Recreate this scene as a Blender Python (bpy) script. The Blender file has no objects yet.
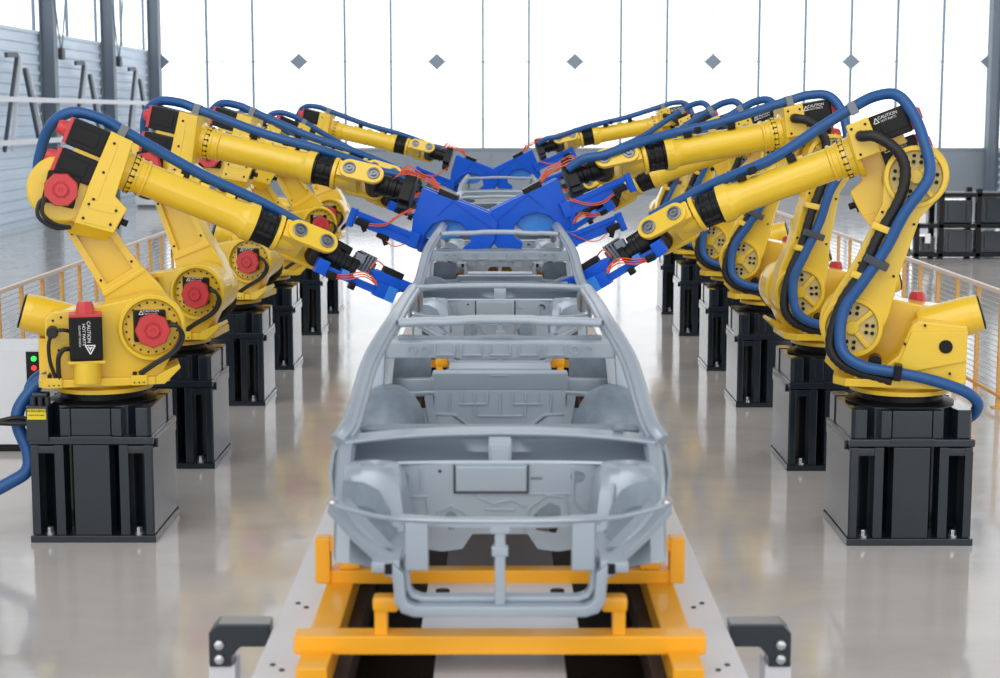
import bpy, bmesh, math, random
from mathutils import Matrix, Vector
random.seed(4)
SC = bpy.context.scene
COL = SC.collection
R = math.radians
PI = math.pi

# ------------------------------------------------------------------ materials
def mat(name, col, rough=0.5, metal=0.0, coat=0.0, noise=0.0, nscale=8.0, bump=0.0, bscale=60.0, spec=0.5, emit=None, rvar=0.0):
    m = bpy.data.materials.new(name); m.use_nodes = True
    nt = m.node_tree; b = nt.nodes['Principled BSDF']
    b.inputs['Base Color'].default_value = (*col, 1)
    b.inputs['Roughness'].default_value = rough
    b.inputs['Metallic'].default_value = metal
    b.inputs['Coat Weight'].default_value = coat
    b.inputs['Coat Roughness'].default_value = 0.1
    b.inputs['Specular IOR Level'].default_value = spec
    tc = nt.nodes.new('ShaderNodeTexCoord')
    if noise > 0 or rvar > 0:
        n = nt.nodes.new('ShaderNodeTexNoise'); n.inputs['Scale'].default_value = nscale; n.inputs['Detail'].default_value = 5
        nt.links.new(tc.outputs['Object'], n.inputs['Vector'])
        if noise > 0:
            r = nt.nodes.new('ShaderNodeValToRGB')
            r.color_ramp.elements[0].position = 0.3; r.color_ramp.elements[1].position = 0.7
            r.color_ramp.elements[0].color = (*[c * (1 - noise) for c in col], 1)
            r.color_ramp.elements[1].color = (*[min(1, c * (1 + noise)) for c in col], 1)
            nt.links.new(n.outputs['Fac'], r.inputs['Fac']); nt.links.new(r.outputs['Color'], b.inputs['Base Color'])
        if rvar > 0:
            mr = nt.nodes.new('ShaderNodeMapRange')
            mr.inputs['To Min'].default_value = max(0, rough - rvar); mr.inputs['To Max'].default_value = rough + rvar
            nt.links.new(n.outputs['Fac'], mr.inputs['Value']); nt.links.new(mr.outputs['Result'], b.inputs['Roughness'])
    if bump > 0:
        n2 = nt.nodes.new('ShaderNodeTexNoise'); n2.inputs['Scale'].default_value = bscale
        bp = nt.nodes.new('ShaderNodeBump'); bp.inputs['Strength'].default_value = bump; bp.inputs['Distance'].default_value = 0.01
        nt.links.new(tc.outputs['Object'], n2.inputs['Vector'])
        nt.links.new(n2.outputs['Fac'], bp.inputs['Height']); nt.links.new(bp.outputs['Normal'], b.inputs['Normal'])
    if emit:
        b.inputs['Emission Color'].default_value = (*emit[0], 1); b.inputs['Emission Strength'].default_value = emit[1]
    return m

def srgb(r, g, b):
    f = lambda c: (c / 12.92 if c <= 0.04045 else ((c + 0.055) / 1.055) ** 2.4)
    return tuple(f(v / 255) for v in (r, g, b))

YEL = mat('robot_yellow_paint', srgb(238, 198, 44), 0.34, 0, 0.6, 0.03, 3)
YPALE = mat('pale_machined_yellow', srgb(206, 184, 118), 0.5, 0, 0.1, 0.05, 6)
BLK = mat('black_plastic', (0.006, 0.0065, 0.0075), 0.36, spec=0.25, noise=.2)
DARK = mat('slate_painted_steel', (0.012, 0.019, 0.028), 0.3, 0, 0.9, 0.12, 5, spec=0.2)
RED = mat('red_plastic', srgb(206, 58, 62), 0.45, 0, 0.15, 0.05, 8)
STEEL = mat('bright_steel', (0.55, 0.56, 0.58), 0.32, 0.9, 0, 0.08, 20)
CAPM = mat('grey_steel_cap', (0.22, 0.23, 0.25), 0.35, 0.8, 0, 0.1, 20)
HOSE = mat('blue_hose_rubber', srgb(20, 82, 144), 0.45, 0, 0.1, 0.06, 15)
BHOSE = mat('black_hose_rubber', (0.010, 0.010, 0.011), 0.5, 0, 0, 0.1, 15)
GREYCL = mat('grey_clamp_plastic', srgb(120, 128, 140), 0.5, 0, 0, 0.06, 15)
DKCL = mat('charcoal_clamp_plastic', srgb(62, 68, 76), 0.5, 0, 0, 0.06, 15)
GUN = mat('blue_gun_paint', srgb(0, 86, 206), 0.42, 0, 0.15, 0.06, 6, spec=0.25)
GUNL = mat('light_blue_paint', srgb(40, 132, 226), 0.36, 0, 0.3, 0.05, 6)
ORG = mat('orange_cable', srgb(226, 96, 52), 0.5)
WHT = mat('white_print', (0.85, 0.85, 0.85), 0.6)
LYEL = mat('yellow_label', srgb(235, 214, 40), 0.5)
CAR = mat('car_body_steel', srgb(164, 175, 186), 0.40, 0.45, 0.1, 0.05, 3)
CARD = mat('car_body_dusty_and_shade_steel', srgb(130, 143, 155), 0.5, 0.35, 0, 0.15, 14)  # dusty panels; on the sheets below the strut towers its tone paints shade
CARY = mat('carrier_orange_paint', srgb(246, 172, 26), 0.42, 0, 0.2, 0.05, 4)
CONVW = mat('conveyor_white_paint', srgb(212, 212, 217), 0.4, 0, 0.1, 0.03, 4)
PIT = mat('pit_brown_steel', srgb(62, 46, 38), 0.6, 0.1, 0, 0.2, 6)
FENY = mat('fence_orange_paint', srgb(236, 178, 92), 0.5, 0, 0, 0.04, 4)
FENW = mat('fence_rail_paint', srgb(238, 220, 205), 0.45)
WIRE = mat('fence_wire', srgb(205, 208, 212), 0.5, 0.0)
CABW = mat('cabinet_paint', srgb(226, 228, 232), 0.45, 0, 0, 0.03, 4)
LEDG = mat('green_lamp', (0.05, 0.6, 0.1), 0.3, emit=((0.02, 0.8, 0.08), 1.2))
LEDR = mat('red_lamp', (0.7, 0.03, 0.03), 0.3, emit=((0.9, 0.03, 0.03), 0.9))
WGREY = mat('back_wall_grey_paint', srgb(138, 148, 158), 0.6, 0, 0, 0.04, 0.6)
SIDING = mat('corrugated_siding_paint', srgb(216, 230, 244), 0.5, 0.0, 0, 0.05, 0.5)
COLM = mat('column_grey_paint', srgb(112, 124, 136), 0.5, 0.1, 0, 0.05, 2)
MULL = mat('mullion_blue_grey', srgb(120, 138, 154), 0.5, 0.1)
DIAM = mat('diamond_plate_grey', srgb(128, 142, 156), 0.5, 0.1)
RAILW = mat('white_rail_paint', srgb(225, 228, 234), 0.5)
STRUT = mat('dark_strut_steel', srgb(72, 80, 90), 0.5, 0.2)

def floor_material():
    m = bpy.data.materials.new('polished_concrete'); m.use_nodes = True
    nt = m.node_tree; b = nt.nodes['Principled BSDF']
    tc = nt.nodes.new('ShaderNodeTexCoord')
    mp = nt.nodes.new('ShaderNodeMapping'); mp.inputs['Scale'].default_value = (0.6, 1.0, 1)
    n = nt.nodes.new('ShaderNodeTexNoise'); n.inputs['Scale'].default_value = 1.3; n.inputs['Detail'].default_value = 8; n.inputs['Roughness'].default_value = 0.65
    r = nt.nodes.new('ShaderNodeValToRGB')
    r.color_ramp.elements[0].position = 0.32; r.color_ramp.elements[0].color = (*srgb(194, 187, 181), 1)
    r.color_ramp.elements[1].position = 0.68; r.color_ramp.elements[1].color = (*srgb(208, 204, 201), 1)
    n2 = nt.nodes.new('ShaderNodeTexNoise'); n2.inputs['Scale'].default_value = 3.0; n2.inputs['Detail'].default_value = 6
    mr = nt.nodes.new('ShaderNodeMapRange'); mr.inputs['From Min'].default_value = 0.35; mr.inputs['From Max'].default_value = 0.7
    mr.inputs['To Min'].default_value = 0.07; mr.inputs['To Max'].default_value = 0.15; b.inputs['Specular IOR Level'].default_value = 0.7
    n3 = nt.nodes.new('ShaderNodeTexNoise'); n3.inputs['Scale'].default_value = 5.0; n3.inputs['Detail'].default_value = 2
    bp = nt.nodes.new('ShaderNodeBump'); bp.inputs['Strength'].default_value = 0.012; bp.inputs['Distance'].default_value = 0.05
    L = nt.links.new
    L(tc.outputs['Object'], mp.inputs['Vector']); L(mp.outputs['Vector'], n.inputs['Vector']); L(n.outputs['Fac'], r.inputs['Fac']); L(r.outputs['Color'], b.inputs['Base Color'])
    L(tc.outputs['Object'], n2.inputs['Vector']); L(n2.outputs['Fac'], mr.inputs['Value']); L(mr.outputs['Result'], b.inputs['Roughness'])
    L(tc.outputs['Object'], n3.inputs['Vector']); L(n3.outputs['Fac'], bp.inputs['Height']); L(bp.outputs['Normal'], b.inputs['Normal'])
    return m
FLOOR = floor_material()

def glass_material():
    m = bpy.data.materials.new('window_glass'); m.use_nodes = True
    nt = m.node_tree; nt.nodes.clear()
    o = nt.nodes.new('ShaderNodeOutputMaterial'); mx = nt.nodes.new('ShaderNodeMixShader')
    t = nt.nodes.new('ShaderNodeBsdfTransparent'); t.inputs['Color'].default_value = (0.97, 0.985, 1, 1)
    g = nt.nodes.new('ShaderNodeBsdfGlossy'); g.inputs['Roughness'].default_value = 0.05
    mx.inputs['Fac'].default_value = 0.06
    nt.links.new(t.outputs[0], mx.inputs[1]); nt.links.new(g.outputs[0], mx.inputs[2]); nt.links.new(mx.outputs[0], o.inputs['Surface'])
    return m
GLASS = glass_material()

# ------------------------------------------------------------------ mesh builder
def catmull(pts, n=8):
    P = [Vector(p) for p in pts]
    P = [P[0] * 2 - P[1]] + P + [P[-1] * 2 - P[-2]]
    out = []
    for i in range(1, len(P) - 2):
        p0, p1, p2, p3 = P[i - 1:i + 3]
        for k in range(n):
            t = k / n
            out.append(0.5 * ((2 * p1) + (p2 - p0) * t + (2 * p0 - 5 * p1 + 4 * p2 - p3) * t * t + (3 * p1 - p0 - 3 * p2 + p3) * t ** 3))
    out.append(P[-2])
    return out

class MB:
    def __init__(self, M=None):
        self.bm = bmesh.new(); self.M = M or Matrix()
    def _bevel(self, faces, bevel, seg, ang=25):
        if bevel <= 0: return
        es = set()
        for f in faces:
            for e in f.edges:
                if len(e.link_faces) == 2:
                    if e.calc_face_angle(0) > R(ang): es.add(e)
        if es:
            bmesh.ops.bevel(self.bm, geom=list(es), offset=bevel, segments=seg, affect='EDGES', clamp_overlap=True, profile=0.6)
    def poly(self, verts, faces, bevel=0, seg=2):
        vs = [self.bm.verts.new(self.M @ Vector(v)) for v in verts]
        fs = []
        for f in faces:
            try: fs.append(self.bm.faces.new([vs[i] for i in f]))
            except ValueError: pass
        bmesh.ops.recalc_face_normals(self.bm, faces=fs)
        self._bevel(fs, bevel, seg)
        return self
    def box(self, c, s, bevel=0.006, M=None, seg=2):
        x, y, z = [v / 2 for v in s]
        vs = [Vector((sx * x, sy * y, sz * z)) for sx in (-1, 1) for sy in (-1, 1) for sz in (-1, 1)]
        if M is not None: vs = [M @ v for v in vs]
        vs = [v + Vector(c) for v in vs]
        return self.poly(vs, [(0, 1, 3, 2), (4, 6, 7, 5), (0, 4, 5, 1), (2, 3, 7, 6), (0, 2, 6, 4), (1, 5, 7, 3)], bevel, seg)
    def bb(self, x0, x1, y0, y1, z0, z1, bevel=0.006):
        return self.box(((x0 + x1) / 2, (y0 + y1) / 2, (z0 + z1) / 2), (abs(x1 - x0), abs(y1 - y0), abs(z1 - z0)), bevel)
    def prism(self, pts, axis, a, b, bevel=0.006, seg=2):
        n = len(pts)
        def P(p, t):
            return {'y': (p[0], t, p[1]), 'x': (t, p[0], p[1]), 'z': (p[0], p[1], t)}[axis]
        vs = [P(p, a) for p in pts] + [P(p, b) for p in pts]
        fs = [tuple(range(n)), tuple(range(2 * n - 1, n - 1, -1))] + [(i, (i + 1) % n, n + (i + 1) % n, n + i) for i in range(n)]
        return self.poly(vs, fs, bevel, seg)
    def lathe(self, o, d, prof, seg=28, closed=False):
        """prof: list of (t along d, radius)"""
        o = Vector(o); d = Vector(d).normalized()
        u = d.orthogonal().normalized(); w = d.cross(u)
        rings = []; fs = []
        for t, r in prof:
            if r < 1e-6: rings.append([self.bm.verts.new(self.M @ (o + d * t))])
            else: rings.append([self.bm.verts.new(self.M @ (o + d * t + (u * math.cos(2 * PI * k / seg) + w * math.sin(2 * PI * k / seg)) * r)) for k in range(seg)])
        prs = list(zip(rings, rings[1:]))
        if closed: prs.append((rings[-1], rings[0]))
        for A, B in prs:
            for k in range(seg):
                k2 = (k + 1) % seg
                if len(A) == 1 and len(B) == 1: continue
                if len(A) == 1: f = [A[0], B[k], B[k2]]
                elif len(B) == 1: f = [A[k], B[0], A[k2]]
                else: f = [A[k], B[k], B[k2], A[k2]]
                fs.append(self.bm.faces.new(f))
        if not closed:
            for ring in (rings[0], rings[-1]):
                if len(ring) > 1: fs.append(self.bm.faces.new(ring))
        bmesh.ops.recalc_face_normals(self.bm, faces=fs)
        return self
    def cyl(self, a, b, r, r2=None, seg=20, ch=0.0):
        a = Vector(a); b = Vector(b); L = (b - a).length; r2 = r if r2 is None else r2
        if ch > 0: pr = [(0, r - ch), (ch, r), (L - ch, r2), (L, r2 - ch)]
        else: pr = [(0, r), (L, r2)]
        return self.lathe(a, b - a, pr, seg)
    def tube(self, pts, r, seg=10, n=8, smooth=True, rib=0.0):
        P = catmull(pts, n) if smooth else [Vector(p) for p in pts]
        T = []
        for i in range(len(P)):
            t = P[min(i + 1, len(P) - 1)] - P[max(i - 1, 0)]
            T.append(t.normalized())
        u = T[0].orthogonal().normalized(); rings = []; fs = []
        for i, p in enumerate(P):
            u = (u - T[i] * u.dot(T[i])).normalized(); w = T[i].cross(u)
            rr = r * (1 + (rib if i % 2 else 0))
            rings.append([self.bm.verts.new(self.M @ (p + (u * math.cos(2 * PI * k / seg) + w * math.sin(2 * PI * k / seg)) * rr)) for k in range(seg)])
        for A, B in zip(rings, rings[1:]):
            for k in range(seg):
                fs.append(self.bm.faces.new([A[k], A[(k + 1) % seg], B[(k + 1) % seg], B[k]]))
        fs.append(self.bm.faces.new(rings[0])); fs.append(self.bm.faces.new(rings[-1]))
        bmesh.ops.recalc_face_normals(self.bm, faces=fs)
        return self
    def bar(self, pts, w, h, up=(0, 0, 1), bevel=0.004, smooth=0):
        """a rectangular bar swept along pts: w across, h along up, mitred joints"""
        P = [Vector(p) for p in pts] if not smooth else catmull(pts, smooth)
        up = Vector(up).normalized(); rings = []; n = len(P)
        for i, p in enumerate(P):
            d0 = (P[i] - P[i - 1]).normalized() if i else (P[1] - P[0]).normalized()
            d1 = (P[i + 1] - P[i]).normalized() if i < n - 1 else d0
            t = (d0 + d1).normalized()
            def side(dv):
                s_ = dv.cross(up)
                return s_.normalized() if s_.length > 1e-6 else Vector((1, 0, 0))
            s0 = side(t); k = 1 / max(0.5, abs(t.dot(d0)))
            u2 = s0.cross(t).normalized()
            # mitre in the plane that bends
            bend = (d1 - d0)
            ks = k if abs(bend.dot(s0)) > abs(bend.dot(u2)) else 1
            ku = k if ks == 1 else 1
            rings.append([p + s0 * (a * w / 2 * ks) + u2 * (b * h / 2 * ku) for a, b in ((-1, -1), (1, -1), (1, 1), (-1, 1))])
        vs = [v for r_ in rings for v in r_]
        fs = [(0, 1, 2, 3), tuple(4 * (n - 1) + k for k in (3, 2, 1, 0))]
        for i in range(n - 1):
            for k in range(4):
                fs.append((4 * i + k, 4 * i + (k + 1) % 4, 4 * (i + 1) + (k + 1) % 4, 4 * (i + 1) + k))
        return self.poly(vs, fs, bevel, 2)
    def sheet(self, rows, th):
        """a grid of points thickened to th"""
        m = len(rows[0]); n = len(rows)
        g = [[Vector(p) for p in r_] for r_ in rows]
        N = [[None] * m for _ in range(n)]
        for i in range(n):
            for j in range(m):
                a = g[min(i + 1, n - 1)][j] - g[max(i - 1, 0)][j]; b = g[i][min(j + 1, m - 1)] - g[i][max(j - 1, 0)]
                N[i][j] = a.cross(b).normalized() if a.cross(b).length > 1e-9 else Vector((0, 0, 1))
        vs = [g[i][j] for i in range(n) for j in range(m)] + [g[i][j] - N[i][j] * th for i in range(n) for j in range(m)]
        K = n * m; I = lambda i, j: i * m + j; fs = []
        for i in range(n - 1):
            for j in range(m - 1):
                q = (I(i, j), I(i + 1, j), I(i + 1, j + 1), I(i, j + 1)); fs.append(q); fs.append(tuple(K + v for v in reversed(q)))
        for i in range(n - 1):
            for j in (0, m - 1): fs.append((I(i, j), I(i + 1, j), K + I(i + 1, j), K + I(i, j)))
        for j in range(m - 1):
            for i in (0, n - 1): fs.append((I(i, j), I(i, j + 1), K + I(i, j + 1), K + I(i, j)))
        return self.poly(vs, fs, 0)
    def panel(self, outer, holes, axis, a, b):
        """flat plate with real holes, between planes a and b of axis"""
        bm2 = bmesh.new(); es = []
        for loop in [outer] + holes:
            vs = [bm2.verts.new((p[0], p[1], 0)) for p in loop]
            es += [bm2.edges.new((vs[i], vs[(i + 1) % len(vs)])) for i in range(len(vs))]
        bmesh.ops.triangle_fill(bm2, use_beauty=True, use_dissolve=False, edges=es)
        bm2.verts.index_update(); V = [(v.co.x, v.co.y) for v in bm2.verts]; F = [[v.index for v in f.verts] for f in bm2.faces]
        bnd = [(e.verts[0].index, e.verts[1].index) for e in bm2.edges if len(e.link_faces) == 1]
        bm2.free()
        P = lambda p, t: {'y': (p[0], t, p[1]), 'x': (t, p[0], p[1]), 'z': (p[0], p[1], t)}[axis]
        n = len(V)
        return self.poly([P(p, a) for p in V] + [P(p, b) for p in V], F + [[n + i for i in reversed(f)] for f in F] + [(i, j, n + j, n + i) for i, j in bnd])
    def add(self, mesh, M):
        bm2 = bmesh.new(); bm2.from_mesh(mesh); bm2.transform(self.M @ M)
        tmp = bpy.data.meshes.new('tmp'); bm2.to_mesh(tmp); bm2.free(); self.bm.from_mesh(tmp); bpy.data.meshes.remove(tmp); return self
    def mesh(self, name, material, smooth=True):
        me = bpy.data.meshes.new(name); self.bm.to_mesh(me); self.bm.free()
        me.materials.append(material)
        if smooth:
            me.polygons.foreach_set('use_smooth', [True] * len(me.polygons))
            me.set_sharp_from_angle(angle=R(38))
        return me
    def build(self, name, material, parent=None, M=None, smooth=True):
        return link(name, self.mesh(name, material, smooth), parent, M)

def merged(name, base, base_mat, detail, detail_mat):
    """one mesh: the casting plus the small fittings cast or screwed into it"""
    me = bpy.data.meshes.new(name); bm = bmesh.new(); bm.from_mesh(base); n = len(bm.faces); bm.from_mesh(detail)
    bm.faces.ensure_lookup_table()
    for i, f in enumerate(bm.faces): f.material_index = 0 if i < n else 1
    bm.to_mesh(me); bm.free(); me.materials.append(base_mat); me.materials.append(detail_mat)
    bpy.data.meshes.remove(base); bpy.data.meshes.remove(detail); return me
def link(name, me, parent=None, M=None):
    o = bpy.data.objects.new(name, me); COL.objects.link(o)
    if parent is not None: o.parent = parent
    if M is not None: o.matrix_basis = M
    if len(me.polygons) and me.polygons[0].use_smooth:
        wn = o.modifiers.new('weighted_normals', 'WEIGHTED_NORMAL'); wn.keep_sharp = True; wn.weight = 100
    return o
def tag(o, label=None, cat=None, group=None, kind=None):
    if label: o['label'] = label
    if cat: o['category'] = cat
    if group: o['group'] = group
    if kind: o['kind'] = kind
    return o
def empty(name, loc, rz=0):
    o = bpy.data.objects.new(name, None); o.empty_display_size = 0.2; COL.objects.link(o)
    o.location = loc; o.rotation_euler = (0, 0, rz); return o
def copy_tree(o, parent=None):
    c = o.copy(); COL.objects.link(c); c.parent = parent
    for ch in list(o.children): copy_tree(ch, c)
    return c
def text_mesh(s, size, M, material):
    cu = bpy.data.curves.new('lettering', 'FONT'); cu.body = s; cu.size = size; cu.align_x = 'CENTER'; cu.align_y = 'CENTER'; cu.extrude = 0.0008
    ob = bpy.data.objects.new('lettering', cu); COL.objects.link(ob)
    me = bpy.data.meshes.new_from_object(ob); bpy.data.objects.remove(ob); bpy.data.curves.remove(cu)
    me.transform(M); me.materials.clear(); me.materials.append(material)
    return me
def arc(cx, cz, r, a0, a1, n=10):
    return [(cx + r * math.cos(R(a0 + (a1 - a0) * k / n)), cz + r * math.sin(R(a0 + (a1 - a0) * k / n))) for k in range(n + 1)]

T = Matrix.Translation
def RY(a): return Matrix.Rotation(a, 4, 'Y')
def RX(a): return Matrix.Rotation(a, 4, 'X')
def RZ(a): return Matrix.Rotation(a, 4, 'Z')

# ------------------------------------------------------------------ camera
CAM_H = 2.72; PITCH = R(7.67); FPX = 1680.0
cd = bpy.data.cameras.new('camera'); cam = bpy.data.objects.new('camera', cd); COL.objects.link(cam)
cam.location = (0, 0, CAM_H); cam.rotation_euler = (R(90) - PITCH, 0, 0)
cd.sensor_width = 36; cd.lens = FPX / 1000 * 36; cd.clip_end = 300; cd.clip_start = 0.1
cd.dof.use_dof = True; cd.dof.focus_distance = 11.6; cd.dof.aperture_fstop = 3.6; cd.dof.aperture_blades = 0
SC.camera = cam
def px(u, v, zc):
    """the point of the place that shows at photo pixel (u, v) at optical depth zc"""
    yc = (v - 339) / FPX * zc
    c, s = math.cos(PITCH), math.sin(PITCH)
    return Vector(((u - 500) / FPX * zc, zc * c - yc * s, CAM_H - zc * s - yc * c))

# ------------------------------------------------------------------ robots
J2Z, J2X, ARM, OFF = 1.36, 0.31, 1.03, 0.257
MESH = {}
def cached(key, fn):
    if key not in MESH: MESH[key] = fn()
    return MESH[key]

def label_texts(key, lines, M):
    """white caution lettering with a triangle, one mesh"""
    def f():
        mb = MB()
        for s, size, off in lines:
            mb.add(text_mesh(s, size, Matrix(), WHT), M @ T((off[0], off[1], 0)))
        return mb
    return f

def caution_mesh(key, M, w=0.14, tri_left=True):
    def f():
        mb = MB()
        k = w / 0.14
        tx = -0.058 * k
        # warning triangle outline with a mark in it
        for a, b in (((-.016, -.014), (.016, -.014)), ((.016, -.014), (0, .016)), ((0, .016), (-.016, -.014))):
            mb2 = MB(M); mb2.bar([(tx + a[0] * k, a[1] * k, 0), (tx + b[0] * k, b[1] * k, 0)], 0.005 * k, 0.0015, bevel=0)
            me = mb2.mesh('t', WHT, False); mb.add(me, Matrix()); bpy.data.meshes.remove(me)
        for s, size, x, y in (('CAUTION', 0.026 * k, 0.014 * k, 0.010 * k), ('HOT PARTS', 0.018 * k, 0.014 * k, -0.012 * k)):
            me = text_mesh(s, size, Matrix(), WHT); mb.add(me, M @ T((x, y, 0))); bpy.data.meshes.remove(me)
        return mb.mesh('caution_label', WHT, False)
    return cached(key, f)

def oct_cap(mb, c, d, r, h):
    """red ribbed octagonal motor cap"""
    c = Vector(c); d = Vector(d).normalized()
    mb.lathe(c, d, [(0, r * .98), (h * .55, r), (h * .8, r * .93), (h * .8, r * .5), (h * .72, r * .47), (h * .72, r * .40), (h, r * .36), (h, r * .14), (h * .9, r * .12), (h * .9, 0)], 8)

def hexcap(mb, c, d, r, h):
    mb.lathe(c, d, [(0, r), (h * .75, r * .82), (h, r * .62), (h, 0)], 8)

def m_pedestal():
    mb = MB()
    mb.bb(-.40, .40, -.40, .40, 0, .045, .006)
    mb.bb(-.375, .375, -.10, .10, .045, .63, .008)
    for s in (-1, 1):
        y0, y1 = sorted((s * .23, s * .385))
        mb.bb(-.115, .115, y0, y1, .045, .63, .006)
        for t in (-1, 1):
            xa, xb = sorted((t * .175, t * .235)); mb.bb(xa, xb, y0, y1, .045, .63, .006)
            xa, xb = sorted((t * .335, t * .385)); mb.bb(xa, xb, y0, y1, .045, .63, .008)
            xa, xb = sorted((t * .19, t * .37)); mb.bb(xa, xb, *sorted((s * .25, s * .379)), .575, .625, .006)
    # side cheeks
    for s in (-1, 1):
        xa, xb = sorted((s * .37, s * .39)); mb.bb(xa, xb, -.375, .375, .05, .605, .004)
    # collar, with a slit at its middle on the front and back
    mb.bb(-.395, .395, -.395, .395, .635, .685, .01)
    for s in (-1, 1):
        mb.bb(-.14, .14, *sorted((s * .39, s * .40)), .66, .69, .003)
        mb.bb(*sorted((s * .39, s * .41)), -.30, .30, .60, .66, .006)
    # upper body
    c = .29
    mb.prism([(-c, -.22), (-.22, -c), (.22, -c), (c, -.22), (c, .22), (.22, c), (-.22, c), (-c, .22)], 'z', .68, .87, .006)
    for s in (-1, 1):
        mb.bb(-.125, .125, *sorted((s * .28, s * .372)), .685, .862, .006)
        for t in (-1, 1):
            mb.bb(*sorted((t * .13, t * .195)), *sorted((s * .28, s * .372)), .685, .862, .006)
            mb.prism([(t * .285, s * .372), (t * .36, s * .372), (t * .38, s * .35), (t * .38, s * .20), (t * .27, s * .20), (t * .27, s * .30)], 'z', .685, .868, .006)
        mb.bb(*sorted((s * .28, s * .372)), -.2, .2, .685, .862, .006)
    return mb.mesh('pedestal', DARK)

def m_bolt():
    mb = MB(); mb.cyl((0, 0, 0), (0, 0, .012), .030, seg=18); mb.lathe((0, 0, .012), (0, 0, 1), [(0, .02), (.03, .02), (.034, .016), (.034, 0)], 6)
    return mb.mesh('anchor_bolt', STEEL)

def m_ring():
    mb = MB(); mb.lathe((0, 0, .868), (0, 0, 1), [(0, .345), (.012, .345), (.02, .315), (.028, .275), (.062, .275), (.066, .30), (.072, .30)], 48)
    for k in range(28):
        a = 2 * PI * k / 28; mb.cyl((.288 * math.cos(a), .288 * math.sin(a), .925), (.288 * math.cos(a), .288 * math.sin(a), .938), .008, seg=6)
    return mb.mesh('base_ring', BLK)

def m_turret():
    mb = MB()
    mb.lathe((0, 0, .938), (0, 0, 1), [(0, .30), (.004, .318), (.03, .318), (.036, .30), (.04, .26), (.07, .26)], 48)
    # base plate with a drooping front lip
    mb.prism([(-.37, -.34), (.32, -.34), (.42, -.22), (.42, .22), (.34, .33), (-.37, .33), (-.40, .28), (-.40, -.28)], 'z', .998, 1.05, .008)
    mb.prism([(.30, .998), (.38, .998), (.485, 1.10), (.475, 1.125), (.34, 1.06)], 'y', -.33, -.05, .006)
    # motor-side wall with the round shoulder housing
    prof = [(-.35, 1.03), (-.35, 1.43), (-.30, 1.475), (-.12, 1.49), (.08, 1.525)] + arc(J2X, J2Z, .215, 115, -55, 16) + [(.36, 1.03)]
    mb.prism(prof, 'y', -.27, -.035, .012, 3)
    mb.lathe((J2X, -.262, J2Z), (0, -1, 0), [(0, .218), (.045, .215), (.055, .205), (.055, .188), (.045, .180), (.01, .175)], 48)
    # rear box behind the lower arm
    mb.prism([(-.40, 1.03), (.30, 1.03), (.27, 1.09), (.10, 1.13), (.02, 1.20), (-.06, 1.40), (-.10, 1.425), (-.40, 1.40)], 'y', .10, .30, .014, 3)
    mb.prism([(-.40, 1.03), (.02, 1.03), (-.03, 1.26), (-.40, 1.28)], 'y', -.04, .11, .01)
    # raised slanting rib on the far face of the rear box
    mb.prism([(-.40, 1.18), (-.05, 1.10), (.02, 1.13), (-.06, 1.36), (-.40, 1.37)], 'y', .295, .318, .008)
    # motor pad and foot
    mb.cyl((-.10, -.345, 1.03), (-.10, -.345, 1.165), .085, seg=24)
    mb.bb(-.215, .015, -.41, -.26, 1.155, 1.175, .005)
    for x0 in (-.355, .17):
        mb.bb(x0, x0 + .10, -.36, -.30, 1.0, 1.065, .006)
    return mb.mesh('turret', YEL)

def m_turret_dots():
    mb = MB()
    for k in range(20):
        a = 2 * PI * (k + .5) / 20
        x, z = J2X + .160 * math.cos(a), J2Z + .160 * math.sin(a)
        mb.cyl((x, -.262, z), (x, -.278, z), .007, seg=8)
    for x0 in (-.355, .17):
        for k in range(3): mb.cyl((x0 + .02 + .03 * k, -.365, 1.02), (x0 + .02 + .03 * k, -.369, 1.02), .005, seg=8)
        for dx in (.025, .07): mb.cyl((x0 + dx, -.33, 1.055), (x0 + dx, -.33, 1.085), .014, seg=8); 
    for x, z in ((-.30, 1.42), (-.25, 1.44), (-.27, 1.23), (.14, 1.42), (-.33, 1.08)):
        mb.cyl((x, -.268, z), (x, -.275, z), .008, seg=8)
    for x, z in ((-.14, 1.40), (-.09, 1.09), (-.3, 1.1), (.18, 1.06), (-.02, 1.28)):
        mb.cyl((x, .298, z), (x, .325, z), .008, seg=8)
    mb.cyl((-.27, .312, 1.27), (-.27, .33, 1.27), .042, seg=24, ch=.004)
    mb.cyl((.16, .20, 1.16), (.16, .33, 1.16), .042, seg=20, ch=.005)
    return mb.mesh('turret_bolts', BLK)

def m_shoulder_plate():
    mb = MB()
    mb.lathe((J2X, -.255, J2Z), (0, -1, 0), [(0, .178), (.008, .178)], 48)
    return mb.mesh('shoulder_cover', YPALE)

def m_motor_shoulder():
    mb = MB(); mb.box((J2X - .012, -.285, J2Z + .012), (.205, .05, .205), .016)
    mb.cyl((J2X + .0, -.30, J2Z), (J2X, -.35, J2Z), .085, seg=24)
    return mb.mesh('shoulder_motor', BLK)
def m_cap_shoulder():
    mb = MB(); oct_cap(mb, (J2X + .004, -.325, J2Z - .01), (0, -1, 0), .113, .07); return mb.mesh('motor_cap', RED)
def m_cables_shoulder():
    mb = MB()
    for d, e in ((0, 0), (.018, .022)):
        mb.tube([(J2X + .10, -.33 - d, J2Z + .035 - d), (J2X + .16, -.35 - d, J2Z + .01), (J2X + .175 + d, -.355, J2Z - .06), (J2X + .12 + e, -.355, J2Z - .15), (J2X + .0 + e, -.355, J2Z - .225), (J2X - .09 + e, -.345, J2Z - .285)], .012, 8, 6)
    mb.cyl((J2X + .085, -.32, J2Z + .03), (J2X + .115, -.335, J2Z + .03), .02, seg=10)
    return mb.mesh('motor_cable', BHOSE)
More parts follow.
